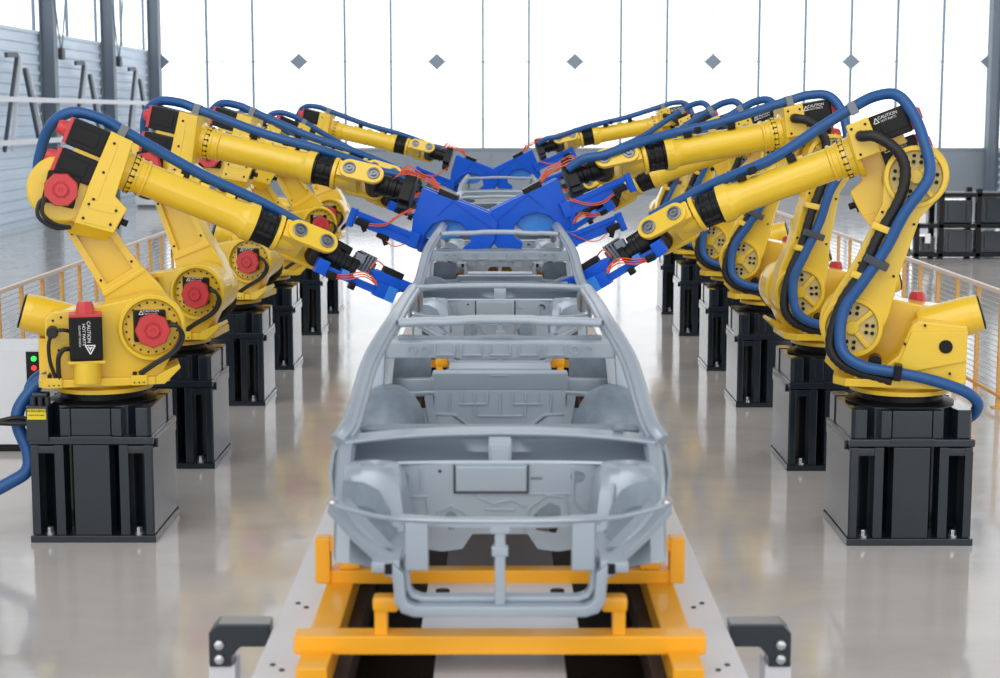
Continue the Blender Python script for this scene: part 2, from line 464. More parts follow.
def m_motor_turret():
    mb = MB(); mb.box((-.10, -.345, 1.315), (.205, .15, .275), .014); mb.bb(-.17, -.03, -.425, -.415, 1.20, 1.43, .002)
    return mb.mesh('turret_motor', BLK)
def m_cap_turret():
    mb = MB(); mb.box((-.10, -.345, 1.462), (.20, .148, .022), .006); hexcap(mb, (-.10, -.345, 1.47), (0, 0, 1), .062, .075); return mb.mesh('motor_cap', RED)
def m_cables_turret():
    mb = MB()
    mb.tube([(-.195, -.36, 1.36), (-.24, -.37, 1.37), (-.285, -.365, 1.36), (-.325, -.365, 1.30), (-.325, -.36, 1.18), (-.29, -.345, 1.05)], .012, 8, 6)
    mb.tube([(-.195, -.36, 1.25), (-.24, -.37, 1.245), (-.27, -.365, 1.20), (-.275, -.355, 1.12), (-.27, -.345, 1.05)], .015, 8, 6)
    mb.cyl((-.305, -.27, 1.355), (-.305, -.385, 1.355), .036, seg=16, ch=.006)
    return mb.mesh('motor_cable', BHOSE)
def m_turret_label():
    M = T((-.10, -.4262, 1.315)) @ RX(R(90)) @ RZ(R(-90))
    mb = MB()
    for s, size, x, y in (('CAUTION', .030, -.045, .018), ('HOT PARTS', .026, -.03, -.012), ('DO NOT TOUCH', .017, -.02, -.038)):
        me = text_mesh(s, size, Matrix(), WHT); mb.add(me, M @ T((x, y, 0))); bpy.data.meshes.remove(me)
    for a, b in (((.04, -.005), (.04, .055)), ((.04, .055), (.095, .025)), ((.095, .025), (.04, -.005)), ((.052, .025), (.072, .025)), ((.05, .012), (.062, .025)), ((.05, .038), (.062, .025))):
        mb2 = MB(M); mb2.bar([(a[0], a[1], 0), (b[0], b[1], 0)], .007, .0015, bevel=0)
        me = mb2.mesh('t', WHT, False); mb.add(me, Matrix()); bpy.data.meshes.remove(me)
    return mb.mesh('caution_label', WHT, False)
def m_balancer():
    mb = MB(); a = Vector((-.12, .0, 1.345)); b = Vector((-.49, .0, 1.455)); d = (b - a).normalized(); L = (b - a).length
    mb.lathe(a, d, [(0, .11), (.03, .125), (L - .06, .125), (L - .05, .118), (L - .012, .118), (L, .11)], 32)
    mb.bb(-.30, -.12, -.10, .10, 1.25, 1.40, .02)
    return mb.mesh('counterbalance', YEL)
def m_balancer_cap():
    mb = MB(); a = Vector((-.12, .0, 1.345)); b = Vector((-.49, .0, 1.455)); d = (b - a).normalized(); L = (b - a).length
    mb.lathe(a, d, [(L - .002, .112), (L + .008, .112), (L + .012, .10), (L + .012, 0)], 32)
    return mb.mesh('end_cap', BLK)

def arm_outline():
    return arc(0, 0, .20, 200, 340, 14) + [(.185, .16), (.145, .42), (.125, .80)] + arc(0, ARM, .195, -20, 200, 16) + [(-.125, .80), (-.145, .42), (-.185, .16)]
def m_lower_arm():
    mb = MB(); mb.prism(arm_outline(), 'y', .028, .19, .012, 3)
    # rim round the sunken panel on the motor side
    rim = 0.0
    mb.prism([(-.143, .36), (.143, .36), (.185, .16)] + arc(0, 0, .20, -20, -160, 12) + [(-.185, .16)], 'y', -.012, .030, .006)
    mb.prism([(-.126, .78), (.126, .78), (.125, .80)] + arc(0, ARM, .195, -20, 200, 14) + [(-.125, .80)], 'y', -.012, .030, .006)
    for s in (-1, 1):
        mb.prism([(s * .145, .355), (s * .126, .785), (s * .083, .785), (s * .098, .355)], 'y', -.012, .030, .004)
    # cross step at the lower third
    mb.prism([(-.158, .30), (.158, .30), (.15, .335), (-.15, .335)], 'y', -.024, -.008, .004)
    # hub lips on the hose side
    for z in (0, ARM):
        mb.lathe((0, .185, z), (0, 1, 0), [(0, .195), (.028, .195), (.034, .188), (.034, .168), (.024, .160), (.006, .158)], 44)
        for k in range(4):
            a = PI / 4 * 0 + k * PI / 2 + .5
            mb.box((math.cos(a) * .08, .20, z + math.sin(a) * .08), (.16, .03, .028), .004, RY(-a))
        mb.cyl((0, .19, z), (0, .222, z), .045, seg=24, ch=.006)
    return mb.mesh('lower_arm', YEL)
def m_hub():
    mb = MB()
    mb.cyl((0, .188, 0), (0, .196, 0), .159, seg=40)
    return mb.mesh('hub_plate', YPALE)
def m_arm_bolts():
    mb = MB()
    for z in (0, ARM):
        for k in range(4):
            a0 = k * PI / 2 + .5 + PI / 4
            for da, rr in ((-.24, .095), (.24, .095), (-.18, .132), (.18, .132)):
                x, zz = rr * math.cos(a0 + da), z + rr * math.sin(a0 + da)
                mb.cyl((x, .19, zz), (x, .206, zz), .0125, seg=10)
    for x, z in ((-.115, .40), (.115, .40), (-.105, .75), (.105, .75)):
        mb.cyl((x, -.011, z), (x, -.017, z), .009, seg=8)
        mb.cyl((x, .189, z), (x, .196, z), .009, seg=8)
    return mb.mesh('arm_bolts', BLK)

def m_housing():
    mb = MB()
    mb.prism([(.145, .06), (.150, -.165), (.40, -.135), (.42, .04), (.325, .085), (.298, .452), (.150, .458)], 'y', -.215, -.03, .008, 3)
    # slanted foot of the casting, leaning away from the motor side
    mb.poly([(.150, -.215, -.160), (.398, -.215, -.130), (.398, -.03, -.130), (.150, -.03, -.160), (.150, -.11, -.245), (.375, -.11, -.205), (.375, -.03, -.205), (.150, -.03, -.245)], [(0, 1, 2, 3), (4, 7, 6, 5), (0, 4, 5, 1), (1, 5, 6, 2), (2, 6, 7, 3), (3, 7, 4, 0)], .006)
    mb.prism([(.145, .22), (.31, .22), (.298, .452), (.150, .458)], 'y', -.05, .185, .012, 3)
    mb.lathe((0, -.03, 0), (0, -1, 0), [(0, .212), (.125, .212), (.140, .198), (.140, 0)], 56)
    mb.prism([(.0, -.205), (.17, -.15), (.17, .20), (.0, .205)], 'y', -.165, -.03, .004)
    mb.bb(-.02, .17, -.13, .0, .215, .30, .006)
    for pts in ([(.195, .40), (.205, .02)], [(.19, -.02), (.36, .005)], [(.19, -.115), (.36, -.09)]):
        (xa, za), (xb, zb) = pts
        mb.bar([(xa, -.215, za), (xb, -.215, zb)], .052, .008, (0, 1, 0), .003)
    # round neck to the forearm
    mb.lathe((.28, 0, OFF), (1, 0, 0), [(0, .150), (.03, .150), (.04, .128), (.075, .124)], 36)
    return mb.mesh('elbow_housing', YEL)
def m_housing_bolts():
    mb = MB()
    for x, z in ((.195, .395), (.20, .20), (.205, .02), (.19, -.02), (.36, .005), (.19, -.115), (.36, -.09)):
        mb.cyl((x, -.216, z), (x, -.224, z), .009, seg=8)
    for x, z in ((.18, .42), (.27, .42), (.27, .25)):
        mb.cyl((x, .184, z), (x, .190, z), .009, seg=8)
    mb.cyl((.39, -.14, -.05), (.46, -.14, -.05), .022, seg=12); mb.bb(.40, .42, -.18, -.10, -.10, .0, .004)
    return mb.mesh('housing_bolts', BLK)
def m_elbow_motor():
    mb = MB(); mb.box((0, -.19, 0), (.205, .05, .205), .014, RY(R(-8))); mb.cyl((0, -.19, 0), (0, -.25, 0), .085, seg=20)
    return mb.mesh('elbow_motor', BLK)
def m_cap_elbow():
    mb = MB(); oct_cap(mb, (0, -.215, 0), (0, -1, 0), .110, .07); return mb.mesh('motor_cap', RED)
def m_cables_elbow():
    mb = MB()
    for d in (0, .022):
        mb.tube([(-.06, -.235, -.07), (-.07 - d, -.25, -.13), (-.04 - d, -.255, -.19 - d), (.05, -.25, -.215 - d), (.14, -.215, -.20)], .013, 8, 6)
    return mb.mesh('motor_cable', BHOSE)
def m_wrist_motor(n, y0, y1, h):
    def f():
        mb = MB(); mb.bb(-.085, .155, y0, y1, n - h / 2, n + h / 2, .014)
        mb.bb(-.07, .10, y0 - .006, y0 + .01, n - h * .28, n + h * .28, .004)
        mb.bb(-.07, .10, y1 - .01, y1 + .006, n - h * .28, n + h * .28, .004)
        return mb.mesh('wrist_motor', BLK)
    return f
def m_wrist_cap(n, y0, y1, h):
    def f():
        mb = MB(); mb.bb(-.108, -.083, y0 + .004, y1 - .004, n - h / 2 + .004, n + h / 2 - .004, .007)
        hexcap(mb, (-.103, (y0 + y1) / 2, n), (-1, 0, 0), .055, .065)
        return mb.mesh('motor_cap', RED)
    return f

def m_forearm():
    mb = MB()
    mb.lathe((.36, 0, OFF), (1, 0, 0), [(0, .132), (.022, .132), (.026, .122), (.05, .120), (.055, .114), (.085, .112), (.09, .122), (.105, .122), (.112, .108), (.30, .108), (.70, .106), (.76, .109), (.79, .122), (.80, .128), (.86, .128)], 40)
    for x in (.62, .80, .98): mb.bb(x, x + .06, -.03, .03, OFF + .09, OFF + .122, .006)
    return mb.mesh('upper_arm', YEL)
def m_forearm_bolts():
    mb = MB()
    for k in range(18):
        a = 2 * PI * k / 18 + .1
        mb.cyl((.357, .126 * math.cos(a), OFF + .126 * math.sin(a)), (.390, .126 * math.cos(a), OFF + .126 * math.sin(a)), .0085, seg=6)
    mb.bb(.66, .72, .02, .07, OFF + .10, OFF + .15, .006); mb.bb(1.0, 1.06, .02, .08, OFF + .10, OFF + .14, .006)
    return mb.mesh('flange_bolts', BLK)
def m_wrist_drive():
    mb = MB(); mb.lathe((1.218, 0, OFF), (1, 0, 0), [(0, .118), (.02, .118), (.024, .102), (.05, .102), (.054, .108), (.09, .108), (.094, .100), (.125, .100), (.13, .115), (.148, .115)], 36)
    for k in range(6):
        a = k * PI / 3 + .4; mb.bb(1.24, 1.35, -.012 + .1 * math.cos(a), .012 + .1 * math.cos(a), OFF + .1 * math.sin(a) - .012, OFF + .1 * math.sin(a) + .012, .003)
    return mb.mesh('wrist_drive', BLK)
# wrist frame: origin on the arm axis at x = 1.366, x along the arm
def m_wrist():
    mb = MB()
    mb.lathe((0, 0, 0), (1, 0, 0), [(0, .118), (.004, .124), (.03, .124), (.036, .112), (.04, .098), (.12, .085), (.17, .06)], 36)
    st = arc(.135, 0, .078, 90, 270, 12) + arc(.325, 0, .078, -90, 90, 12)
    for s in (-1, 1):
        mb.prism(st, 'y', *sorted((s * .118, s * .155)), .008, 3)
    mb.bb(.04, .20, -.125, .125, -.065, .065, .012)
    return mb.mesh('wrist_fork', YEL)
def m_wrist_dots():
    mb = MB()
    for k in range(18):
        a = 2 * PI * k / 18; mb.cyl((.03, .111 * math.cos(a), .111 * math.sin(a)), (.037, .111 * math.cos(a), .111 * math.sin(a)), .006, seg=6)
    return mb.mesh('flange_bolts', BLK)
def m_pivot(x, s):
    def f():
        mb = MB(); mb.lathe((x, s * .152, 0), (0, s, 0), [(0, .048), (.012, .048), (.015, .044), (.015, .036), (.004, .034), (.004, .026)], 28); mb.lathe((x, s * .156, 0), (0, s, 0), [(0, .024), (.012, .024), (.012, .012), (.004, .011), (.004, 0)], 6)
        return mb.mesh('pivot_cap', CAPM)
    return f
# tool frame: origin at the wrist's bending axis, x towards the tool
def m_mount(kind):
    def f():
        mb = MB(); mb.cyl((0, -.115, 0), (0, .115, 0), .073, seg=28, ch=.006)
        mb.lathe((.02, 0, 0), (1, 0, 0), [(0, .078), (.06, .082), (.10, .082), (.105, .074), (.13, .074), (.134, .082), (.16, .082), (.165, .070), (.20, .070), (.205, .088), (.235, .088)], 32)
        if kind == 'C': 
            mb.box((.27, 0, 0), (.09, .20, .24), .012)
            mb.box((.27, .02, -.14), (.08, .12, .05), .008)
        else:
            mb.box((.245, 0, .02), (.05, .16, .17), .01); mb.box((.13, -.02, .085), (.12, .08, .05), .008)
        return mb.mesh('tool_mount', BLK)
    return f

# --- weld guns, in the robot's vertical plane: x forward, z up, origin at the tool flange
def gp(pts, ox, oy, k): return [((a - ox) / k, -(b - oy) / k) for a, b in pts]
def build_c_gun(parent, M, right=False):
    k = 131.0; o = (409, 187)
    body = gp([(412, 214), (409, 233), (420, 241), (424, 231), (432, 222), (445, 218), (458, 221), (467, 229), (469, 240), (460, 247), (462, 253), (484, 252), (493, 240), (497, 222), (489, 212), (472, 205), (453, 197.6), (437, 192), (421.6, 185.6)], *o, k)
    g = link('weld_gun', cached('cg_body', lambda: MB().prism(body, 'y', -.11, -.05, .008, 3).mesh('weld_gun', GUN)), parent, M)
    link('gun_side_plate', cached('cg_back', lambda: MB().prism(body, 'y', .05, .11, .008, 3).mesh('gun_side_plate', GUN)), g)
    core = gp([(418, 214), (416, 230), (424, 236), (440, 238), (458, 236), (470, 226), (478, 212), (453, 203), (424, 191)], *o, k)
    link('gun_core', cached('cg_core', lambda: MB().prism(core, 'y', -.052, .052, .008, 3).mesh('gun_core', GUNL)), g)
    def ribs():
        mb = MB()
        r = gp([(430, 190), (468, 207), (436, 214), (452, 199), (484, 214), (492, 228)], *o, k)
        mb.bar([(r[2][0], -.113, r[2][1]), (r[3][0], -.113, r[3][1])], .006, .012, (0, 1, 0), .002)
        mb.bar([(r[3][0], -.113, r[3][1]), (r[5][0], -.113, r[5][1])], .006, .012, (0, 1, 0), .002)
        return mb.mesh('stiffening_rib', GUN)
    link('stiffening_rib', cached('cg_rib', ribs), g)
    def conn():
        mb = MB(); c = gp([(447, 194)], *o, k)[0]
        mb.box((c[0], -.03, c[1] + .005), (.15, .16, .05), .008, RY(R(24))); return mb.mesh('connector_block', BLK)
    link('connector_block', cached('cg_con', conn), g)
    def rod(p, q, y, w):
        (a, b), (c, d) = gp([p, q], *o, k)
        mb = MB(); L = math.hypot(c - a, d - b); an = math.atan2(d - b, c - a)
        m = T((a, y, b)) @ RY(-an); mb.M = m
        mb.bb(0, L, -w / 2, w / 2, .012, .052, .006); mb.bb(0, L, -w / 2, w / 2, -.052, -.012, .006)
        mb.bb(.05, L, -w / 2 + .008, w / 2 - .008, -.02, .02, 0)
        mb.bb(-.02, .03, -w / 2 - .008, w / 2 + .008, -.085, .062, .008)
        mb.bb(L - .05, L + .02, -w / 2 - .006, w / 2 + .006, -.06, .06, .008)
        return mb
    s1 = link('servo_slide', cached('cg_rod1%d' % right, lambda: rod(*(((350, 193), (417, 217)) if right else ((351, 212), (415, 238))), -.14, .07).mesh('servo_slide', GUN)), g)
    s2 = link('servo_slide', cached('cg_rod2%d' % right, lambda: rod(*(((361, 231), (414, 248)) if right else ((378, 228), (420, 246))), -.13 if right else .13, .055).mesh('servo_slide', GUN)), g)
    def plugs():
        mb = MB()
        mb.box((a, y, b), (.10, .05, .05), .008, RY(R(22))); mb.cyl((a, y, b - .01), (a + .02, y, b - .07), .018, seg=10)
        return mb.mesh('plug', BLK)
    for q, ((a, b), y, sl) in enumerate(zip(gp([(361, 200), (370, 238)] if right else [(362, 219), (382, 233)], *o, k), (-.19, -.185 if right else -.15), (s1, s2))):
        link('plug', cached('cg_plug%d%d' % (right, q), plugs), sl)
    def wires():
        mb = MB()
        for j in range(5):
            e = .012 * j
            mb.tube([(-.12, -.05 + 2.2 * e, .09), (-.03, -.10 + 2.6 * e, .115 + 1.2 * e), (.09, -.09 + 1.6 * e, .085 + .5 * e * ((-1) ** j)), (.17, -.06 + e, .03 + e), (.24, -.03 + e * .5, -.04)], .0048, 6, 6)
        return mb.mesh('weld_cable', ORG)
    def wires2():
        mb = MB()
        pts = gp([(367, 205), (380, 213), (395, 213), (412, 207)] if right else [(368, 222), (385, 222), (398, 214), (412, 207)], *o, k)
        for j in range(2): mb.tube([(a, -.20 + .02 * j, b + .012 * j) for a, b in pts], .0045, 6, 6)
        return mb.mesh('sensor_cable', ORG)
    def wires3():
        mb = MB()
        pts = gp([(374, 241), (384, 249), (396, 249), (412, 241)] if right else [(383, 235), (392, 243), (405, 240), (414, 233)], *o, k)
        mb.tube([(a, -.17, b) for a, b in pts], .004, 6, 6)
        return mb.mesh('sensor_cable', ORG)
    link('weld_cable', cached('cg_wire%d' % right, wires), g); link('sensor_cable', cached('cg_wireb%d' % right, wires2), g); link('sensor_cable', cached('cg_wirec%d' % right, wires3), g)
    return g
def build_small_gun(parent, M):
    """slim gun: a long square slide under a wedge-shaped body with a pointed tip"""
    k = 148.0; o = (357, 265)
    def rotbox(mb, p, q, y0, y1, h, bev=.008):
        (a, b), (c, d) = gp([p, q], *o, k); L = math.hypot(c - a, d - b); an = math.atan2(d - b, c - a)
        old = mb.M; mb.M = T((a, 0, b)) @ RY(-an); mb.bb(0, L, y0, y1, -h / 2, h / 2, bev); mb.M = old
    def body():
        mb = MB()
        mb.prism(gp([(371, 269), (380, 269), (398, 277), (413, 283), (410, 288), (396, 292), (386, 291), (376, 284)], *o, k), 'y', -.10, .03, .010, 3)
        mb.prism(gp([(402, 280), (424, 286), (423, 291), (402, 292)], *o, k), 'y', -.06, .0, .006)
        return mb.mesh('weld_gun', GUN)
    g = link('weld_gun', cached('sg_body', body), parent, M)
    def slide():
        mb = MB(); rotbox(mb, (319, 262), (380, 289), -.15, -.08, .036); rotbox(mb, (321, 266), (378, 292), -.15, -.09, .022)
        rotbox(mb, (316, 261), (327, 266), -.17, -.06, .10); rotbox(mb, (374, 286), (392, 294), -.17, -.05, .095); return mb.mesh('servo_slide', GUN)
    s = link('servo_slide', cached('sg_slide', slide), g)
    def band():
        mb = MB(); rotbox(mb, (384, 290), (393, 294), -.176, -.044, .10, .004); return mb.mesh('slide_band', GUNL)
    def band2(): m_ = MB(); rotbox(m_, (340, 270), (347, 273), -.16, -.07, .06, .004); return m_.mesh('slide_band', GUNL)
    link('slide_band', cached('sg_band2', band2), s)
    link('slide_band', cached('sg_band', band), s)
    def conn():
        mb = MB(); rotbox(mb, (384, 268), (403, 277), -.10, .0, .05); return mb.mesh('connector_block', BLK)
    for nm, a_, b_, y0_, y1_ in (('sg_p1', (325, 270), (334, 273), -.21, -.145), ('sg_p2', (347, 281), (353, 284), -.18, -.12)):
        def plug_(): m_ = MB(); rotbox(m_, a_, b_, y0_, y1_, .05); return m_.mesh('plug', BLK)
        link('plug', cached(nm, plug_), s)
    link('connector_block', cached('sg_con', conn), g)
    def coil():
        mb = MB()
        for j in range(5): rotbox(mb, (361 + 3.2 * j, 259 + 1.6 * j), (362.6 + 3.2 * j, 260 + 1.6 * j), .0, .14, .13, .003)
        rotbox(mb, (359, 261), (377, 270), .02, .12, .09); rotbox(mb, (357, 255), (366, 259), -.05, .03, .06); return mb.mesh('transformer_coil', GREYCL)
    link('transformer_coil', cached('sg_coil', coil), g)
    def wires():
        mb = MB()
        for j in range(3):
            e = 1.6 * j
            mb.tube([((a - o[0]) / k, -.17 - .006 * j, -(b + e - o[1]) / k) for a, b in [(331, 271), (345, 271.5 + .7 * j), (360, 269 + .6 * j), (368, 272.5 + .5 * j), (374, 279)]], .0045, 6, 6)
        for j in range(2): mb.tube([(.10, -.02 + .02 * j, -.02), (.15, -.02 + .02 * j, .03), (.21, -.03 + .02 * j, -.02)], .0045, 6, 6)
        return mb.mesh('weld_cable', ORG)
    link('weld_cable', cached('sg_wire', wires), g)
    return g

def robot(x, y, side, yaw, tilt, slope, gun, label, bend1=0, bend2=12, roll=30, gun_pitch=0, hose_back=-.21, gun_off=(0, 0, 0), hose_up=0):
    rz = R(yaw) if side < 0 else R(180 - yaw)
    r = empty('welding_robot', (x, y, 0), rz)
    tag(r, label, 'robot', 'yellow welding robots along the line')
    P = lambda name, key, fn, par, M=None: link(name, cached(key, fn), par, M)
    # pedestal stays square to the line while the robot above it turns
    ped = P('pedestal', 'ped', m_pedestal, r, RZ(-rz))
    for sx, sy in ((-.285, -.345), (.285, -.345), (-.285, .345), (.285, .345)):
        link('anchor_bolt', cached('bolt', m_bolt), ped, T((sx, sy, .045)))
    P('base_ring', 'ring', m_ring, r)
    tu = P('turret', 'turret', lambda: merged('turret', m_turret(), YEL, m_turret_dots(), BLK), r)
    P('shoulder_cover', 'tplate', m_shoulder_plate, tu)
    m = P('shoulder_motor', 'msh', m_motor_shoulder, r); P('motor_cap', 'csh', m_cap_shoulder, m); P('motor_cable', 'cabsh', m_cables_shoulder, m)
    link('caution_label', caution_mesh('lsh', T((J2X - .015, -.3108, J2Z + .100)) @ RX(R(90)), .12), m)
    m = P('turret_motor', 'mtu', m_motor_turret, r); P('motor_cap', 'ctu', m_cap_turret, m); P('motor_cable', 'cabtu', m_cables_turret, m); P('caution_label', 'ltu', m_turret_label, m)
    b = P('counterbalance', 'bal', m_balancer, r); P('end_cap', 'balc', m_balancer_cap, b)
    F2 = T((J2X, 0, J2Z)) @ RY(R(-tilt))
    la = P('lower_arm', 'la', lambda: merged('lower_arm', m_lower_arm(), YEL, m_arm_bolts(), BLK), r, F2)
    P('hub_plate', 'hub', m_hub, la); P('hub_plate', 'hub', m_hub, la, T((0, 0, ARM)))
    F3 = T(F2 @ Vector((0, 0, ARM))) @ RY(R(slope))
    h = P('elbow_housing', 'hou', lambda: merged('elbow_housing', m_housing(), YEL, m_housing_bolts(), BLK), r, F3)
    m = P('elbow_motor', 'mel', m_elbow_motor, r, F3); P('motor_cap', 'cel', m_cap_elbow, m); P('motor_cable', 'cabel', m_cables_elbow, m)
    for key, n, y0, y1, hh in (('u', OFF + .106, -.14, .09, .178), ('l', OFF - .090, -.195, -.025, .168)):
        m = P('wrist_motor', 'mw' + key, m_wrist_motor(n, y0, y1, hh), r, F3); P('motor_cap', 'cw' + key, m_wrist_cap(n, y0, y1, hh), m)
        link('caution_label', caution_mesh('lw' + key, T((.05, y1 + .0066, n + .05)) @ RZ(R(180)) @ RX(R(90)), .15), m)
    fa = P('upper_arm', 'fa', lambda: merged('upper_arm', m_forearm(), YEL, m_forearm_bolts(), BLK), r, F3)
    P('wrist_drive', 'wd', m_wrist_drive, r, F3)
    F4 = F3 @ T((1.366, 0, OFF)) @ RY(R(bend1)) @ RX(R(-roll if side < 0 else roll))
    w = P('wrist_fork', 'wf', lambda: merged('wrist_fork', m_wrist(), YEL, m_wrist_dots(), BLK), r, F4)
    for kx in (.135, .325):
        for s in (-1, 1): P('pivot_cap', 'pv%s%d' % (kx, s), m_pivot(kx, s), w)
    F5 = F4 @ T((.325, 0, 0)) @ RY(R(bend2))
    P('tool_mount', 'tm' + gun, m_mount(gun), r, F5)
    tip = F5 @ Vector((.29 if gun == 'C' else .27, 0, 0)) + Vector(gun_off)
    GM = T(tip) @ RY(R(gun_pitch))
    if side > 0: GM = GM @ Matrix.Diagonal((1, -1, 1, 1))
    build_c_gun(r, GM, side > 0) if gun == 'C' else build_small_gun(r, GM)
    # blue supply hose: over the forearm, round the motors, down the hose side to the base
    q3 = lambda x_, y_, n_: F3 @ Vector((x_, y_, n_)); q2 = lambda x_, y_, z_: F2 @ Vector((x_, y_, z_)); q1 = lambda x_, y_, z_: Vector((x_, y_, z_))
    hb = hose_back
    far = [q3(1.98, .10, OFF + .03), q3(1.85, .13, OFF + .085)] if gun == 'C' else []
    hy = -1 if side > 0 and gun == 'S' else 1
    pts = far + [q3(1.70, .14 * hy, OFF + .085), q3(1.5, .12 * hy, OFF + .115), q3(1.2, .05 * hy, OFF + .148), q3(.8, .04, OFF + .165), q3(.45, .03, OFF + .205 + hose_up * .7), q3(.20, .03, OFF + .238 + hose_up), q3(.06, .05, OFF + .250 + hose_up),
           q3(hb * .5, .09, OFF + .222 + hose_up * .8), q3(hb * .95, .15, OFF + .115 + hose_up * .3), q3(hb, .23, OFF - .06), q3(hb * .65, .29, -.02), q2(-.02, .30, .80), q2(.0, .29, .55), q2(.05, .29, .30), q2(.09, .295, .10),
           q1(J2X + .07, .32, J2Z - .06), q1(J2X + .03, .35, J2Z - .16), q1(J2X - .09, .37, J2Z - .225), q1(.02, .375, 1.105), q1(-.20, .36, 1.06), q1(-.40, .33, .99), q1(-.48, .24, .90), q1(-.44, .15, .80), q1(-.34, .10, .77)]
    hs = MB().tube(pts, .036, 12, 6).build('supply_hose', HOSE, r)
    def clamp(p, d, size, material, name='hose_clamp'):
        d = Vector(d).normalized(); qm = d.to_track_quat('X', 'Y').to_matrix().to_4x4()
        MB(T(p) @ qm).box((0, 0, 0), size, .008).build(name, material, hs)
    clamp((q3(.22, .03, OFF + .230 + hose_up)), F3.to_3x3() @ Vector((1, 0, -.1)), (.055, .085, .09), GREYCL)
    clamp((q2(.02, .28, .45)), F2.to_3x3() @ Vector((-.1, 0, 1)), (.05, .16, .10), DKCL)
    clamp((q1(.02, .365, 1.107)), (1, 0, .1), (.05, .10, .13), BLK)
    clamp((q3(.95, .055, OFF + .140)), F3.to_3x3() @ Vector((1, 0, 0)), (.05, .05, .06), BLK)
    pts = [q3(.23, .15, .36), q3(.22, .235, .355), q3(.14, .265, .32), q3(.05, .27, .19), q3(.05, .265, .05), q2(.04, .26, .86), q2(.07, .255, .6), q2(.08, .25, .35), q2(.12, .255, .12), q1(J2X + .13, .27, J2Z - .10), q1(J2X + .06, .29, J2Z - .22), q1(J2X - .08, .30, J2Z - .28), q1(.05, .31, 1.04)]
    bh = MB().tube(pts, .033, 10, 8, rib=.10).build('cable_conduit', BHOSE, r)
    for z in (.66, .33):
        MB(F2 @ T((.075, .25, z))).box((0, 0, 0), (.12, .09, .045), .008).build('conduit_clip', YEL, bh)
    return r

RX0 = 2.595
YN = [10.42, 12.66, 15.46, 17.69, 20.49, 22.73]
A_L = dict(yaw=13.8, tilt=31.1, slope=23.3, gun='S', bend1=0, bend2=8, gun_off=(.0, 0, .03))
B_L = dict(yaw=-5.2, tilt=21.6, slope=13.0, gun='C', bend1=0, bend2=2, gun_pitch=-1, gun_off=(.01, 0, .03))
A_R = dict(yaw=12.8, hose_up=.055, tilt=20.8, slope=21.2, gun='S', bend1=8, bend2=6, gun_pitch=7, hose_back=-.12, gun_off=(-.02, 0, .045))
B_R = dict(yaw=-2.5, tilt=12.5, slope=10.2, gun='C', bend1=2, bend2=6, gun_pitch=4, hose_back=-.14)
lab_l = ['nearest yellow robot of the left row, beside the white control cabinet',
         'second yellow robot of the left row, holding a big blue C-shaped gun',
         'third yellow robot of the left row, its round shoulder showing behind the second robot',
         'fourth yellow robot of the left row, mostly hidden behind the nearer left arms',
         'fifth yellow robot of the left row, only red cap and pedestal showing',
         'farthest yellow robot of the left row, thin raised arm against the bright window']
lab_r = ['nearest yellow robot of the right row, at the right edge',
         'second yellow robot of the right row, holding a big blue C-shaped gun',
         'third yellow robot of the right row, arm passing just under the second robot arm',
         'fourth yellow robot of the right row, mostly hidden behind the nearer right arms',
         'fifth yellow robot of the right row, small red-capped motor just right of the farthest arm',
         'farthest yellow robot of the right row, thin raised arm against the bright window']
par_l = [A_L, B_L, dict(B_L, yaw=-8, gun='S', slope=16.0, gun_off=(0, 0, 0)), A_L, A_L, B_L]
par_r = [A_R, B_R, A_R, A_R, A_R, B_R]
for k in range(6):
    rl = robot(-RX0, YN[k] + .395 + .04, -1, label=lab_l[k], **par_l[k])
    if k == 0: first_left = rl
    robot(RX0, YN[k] + .395 - .04, 1, label=lab_r[k], **par_r[k])

# extras that show only on the nearest left robot: connector box, label, floor hose
def nearest_extras(r):
    Mi = RZ(-r.rotation_euler.z)
    mb = MB(Mi)
    mb.bb(-.40, -.26, -.41, -.20, .66, .885, .008)
    for k in range(3): mb.cyl((-.37 + .045 * k, -.33, .88), (-.37 + .045 * k, -.33, .93), .02, seg=10)
    mb.bb(-.39, -.29, -.30, -.22, .88, .95, .008)
    c = mb.build('connector_box', DARK, r)
    mb = MB(Mi); mb.bb(-.39, -.27, -.4125, -.408, .80, .868, .002); mb.build('warning_label', LYEL, c)
    mb = MB(Mi)
    me = text_mesh('WARNING', .026, Matrix(), BLK); mb.add(me, T((-.33, -.4135, .855)) @ RX(R(90)))
    me = text_mesh('HIGH VOLTAGE', .014, Matrix(), BLK); mb.add(me, T((-.33, -.4135, .828)) @ RX(R(90)))
    mb.build('label_lettering', BLK, c, smooth=False)
    mb = MB(Mi)
    for d in (0, .03):
        mb.tube([(-.39, -.33 + d, .76 + d * .5), (-.50, -.36 + d, .765 + d), (-.72, -.40, .77 - d), (-.95, -.42, .68 - d), (-1.25, -.40, .42 - d), (-1.55, -.36, .10), (-1.85, -.32 + d, .018), (-2.6, -.2 + d, .018)], .016, 8, 6)
    mb.build('power_cable', BHOSE, r)
    mb = MB(Mi)
    mb.tube([(-.26, -.08, 1.03), (-.34, -.12, 1.02), (-.42, -.18, .95), (-.495, -.23, .83), (-.49, -.26, .72), (-.43, -.28, .57), (-.435, -.30, .45), (-.55, -.32, .37), (-.85, -.36, .22), (-1.2, -.33, .075), (-1.6, -.25, .043), (-2.3, -.1, .043)], .042, 12, 8)
    mb.build('floor_hose', HOSE, r)
nearest_extras(first_left)

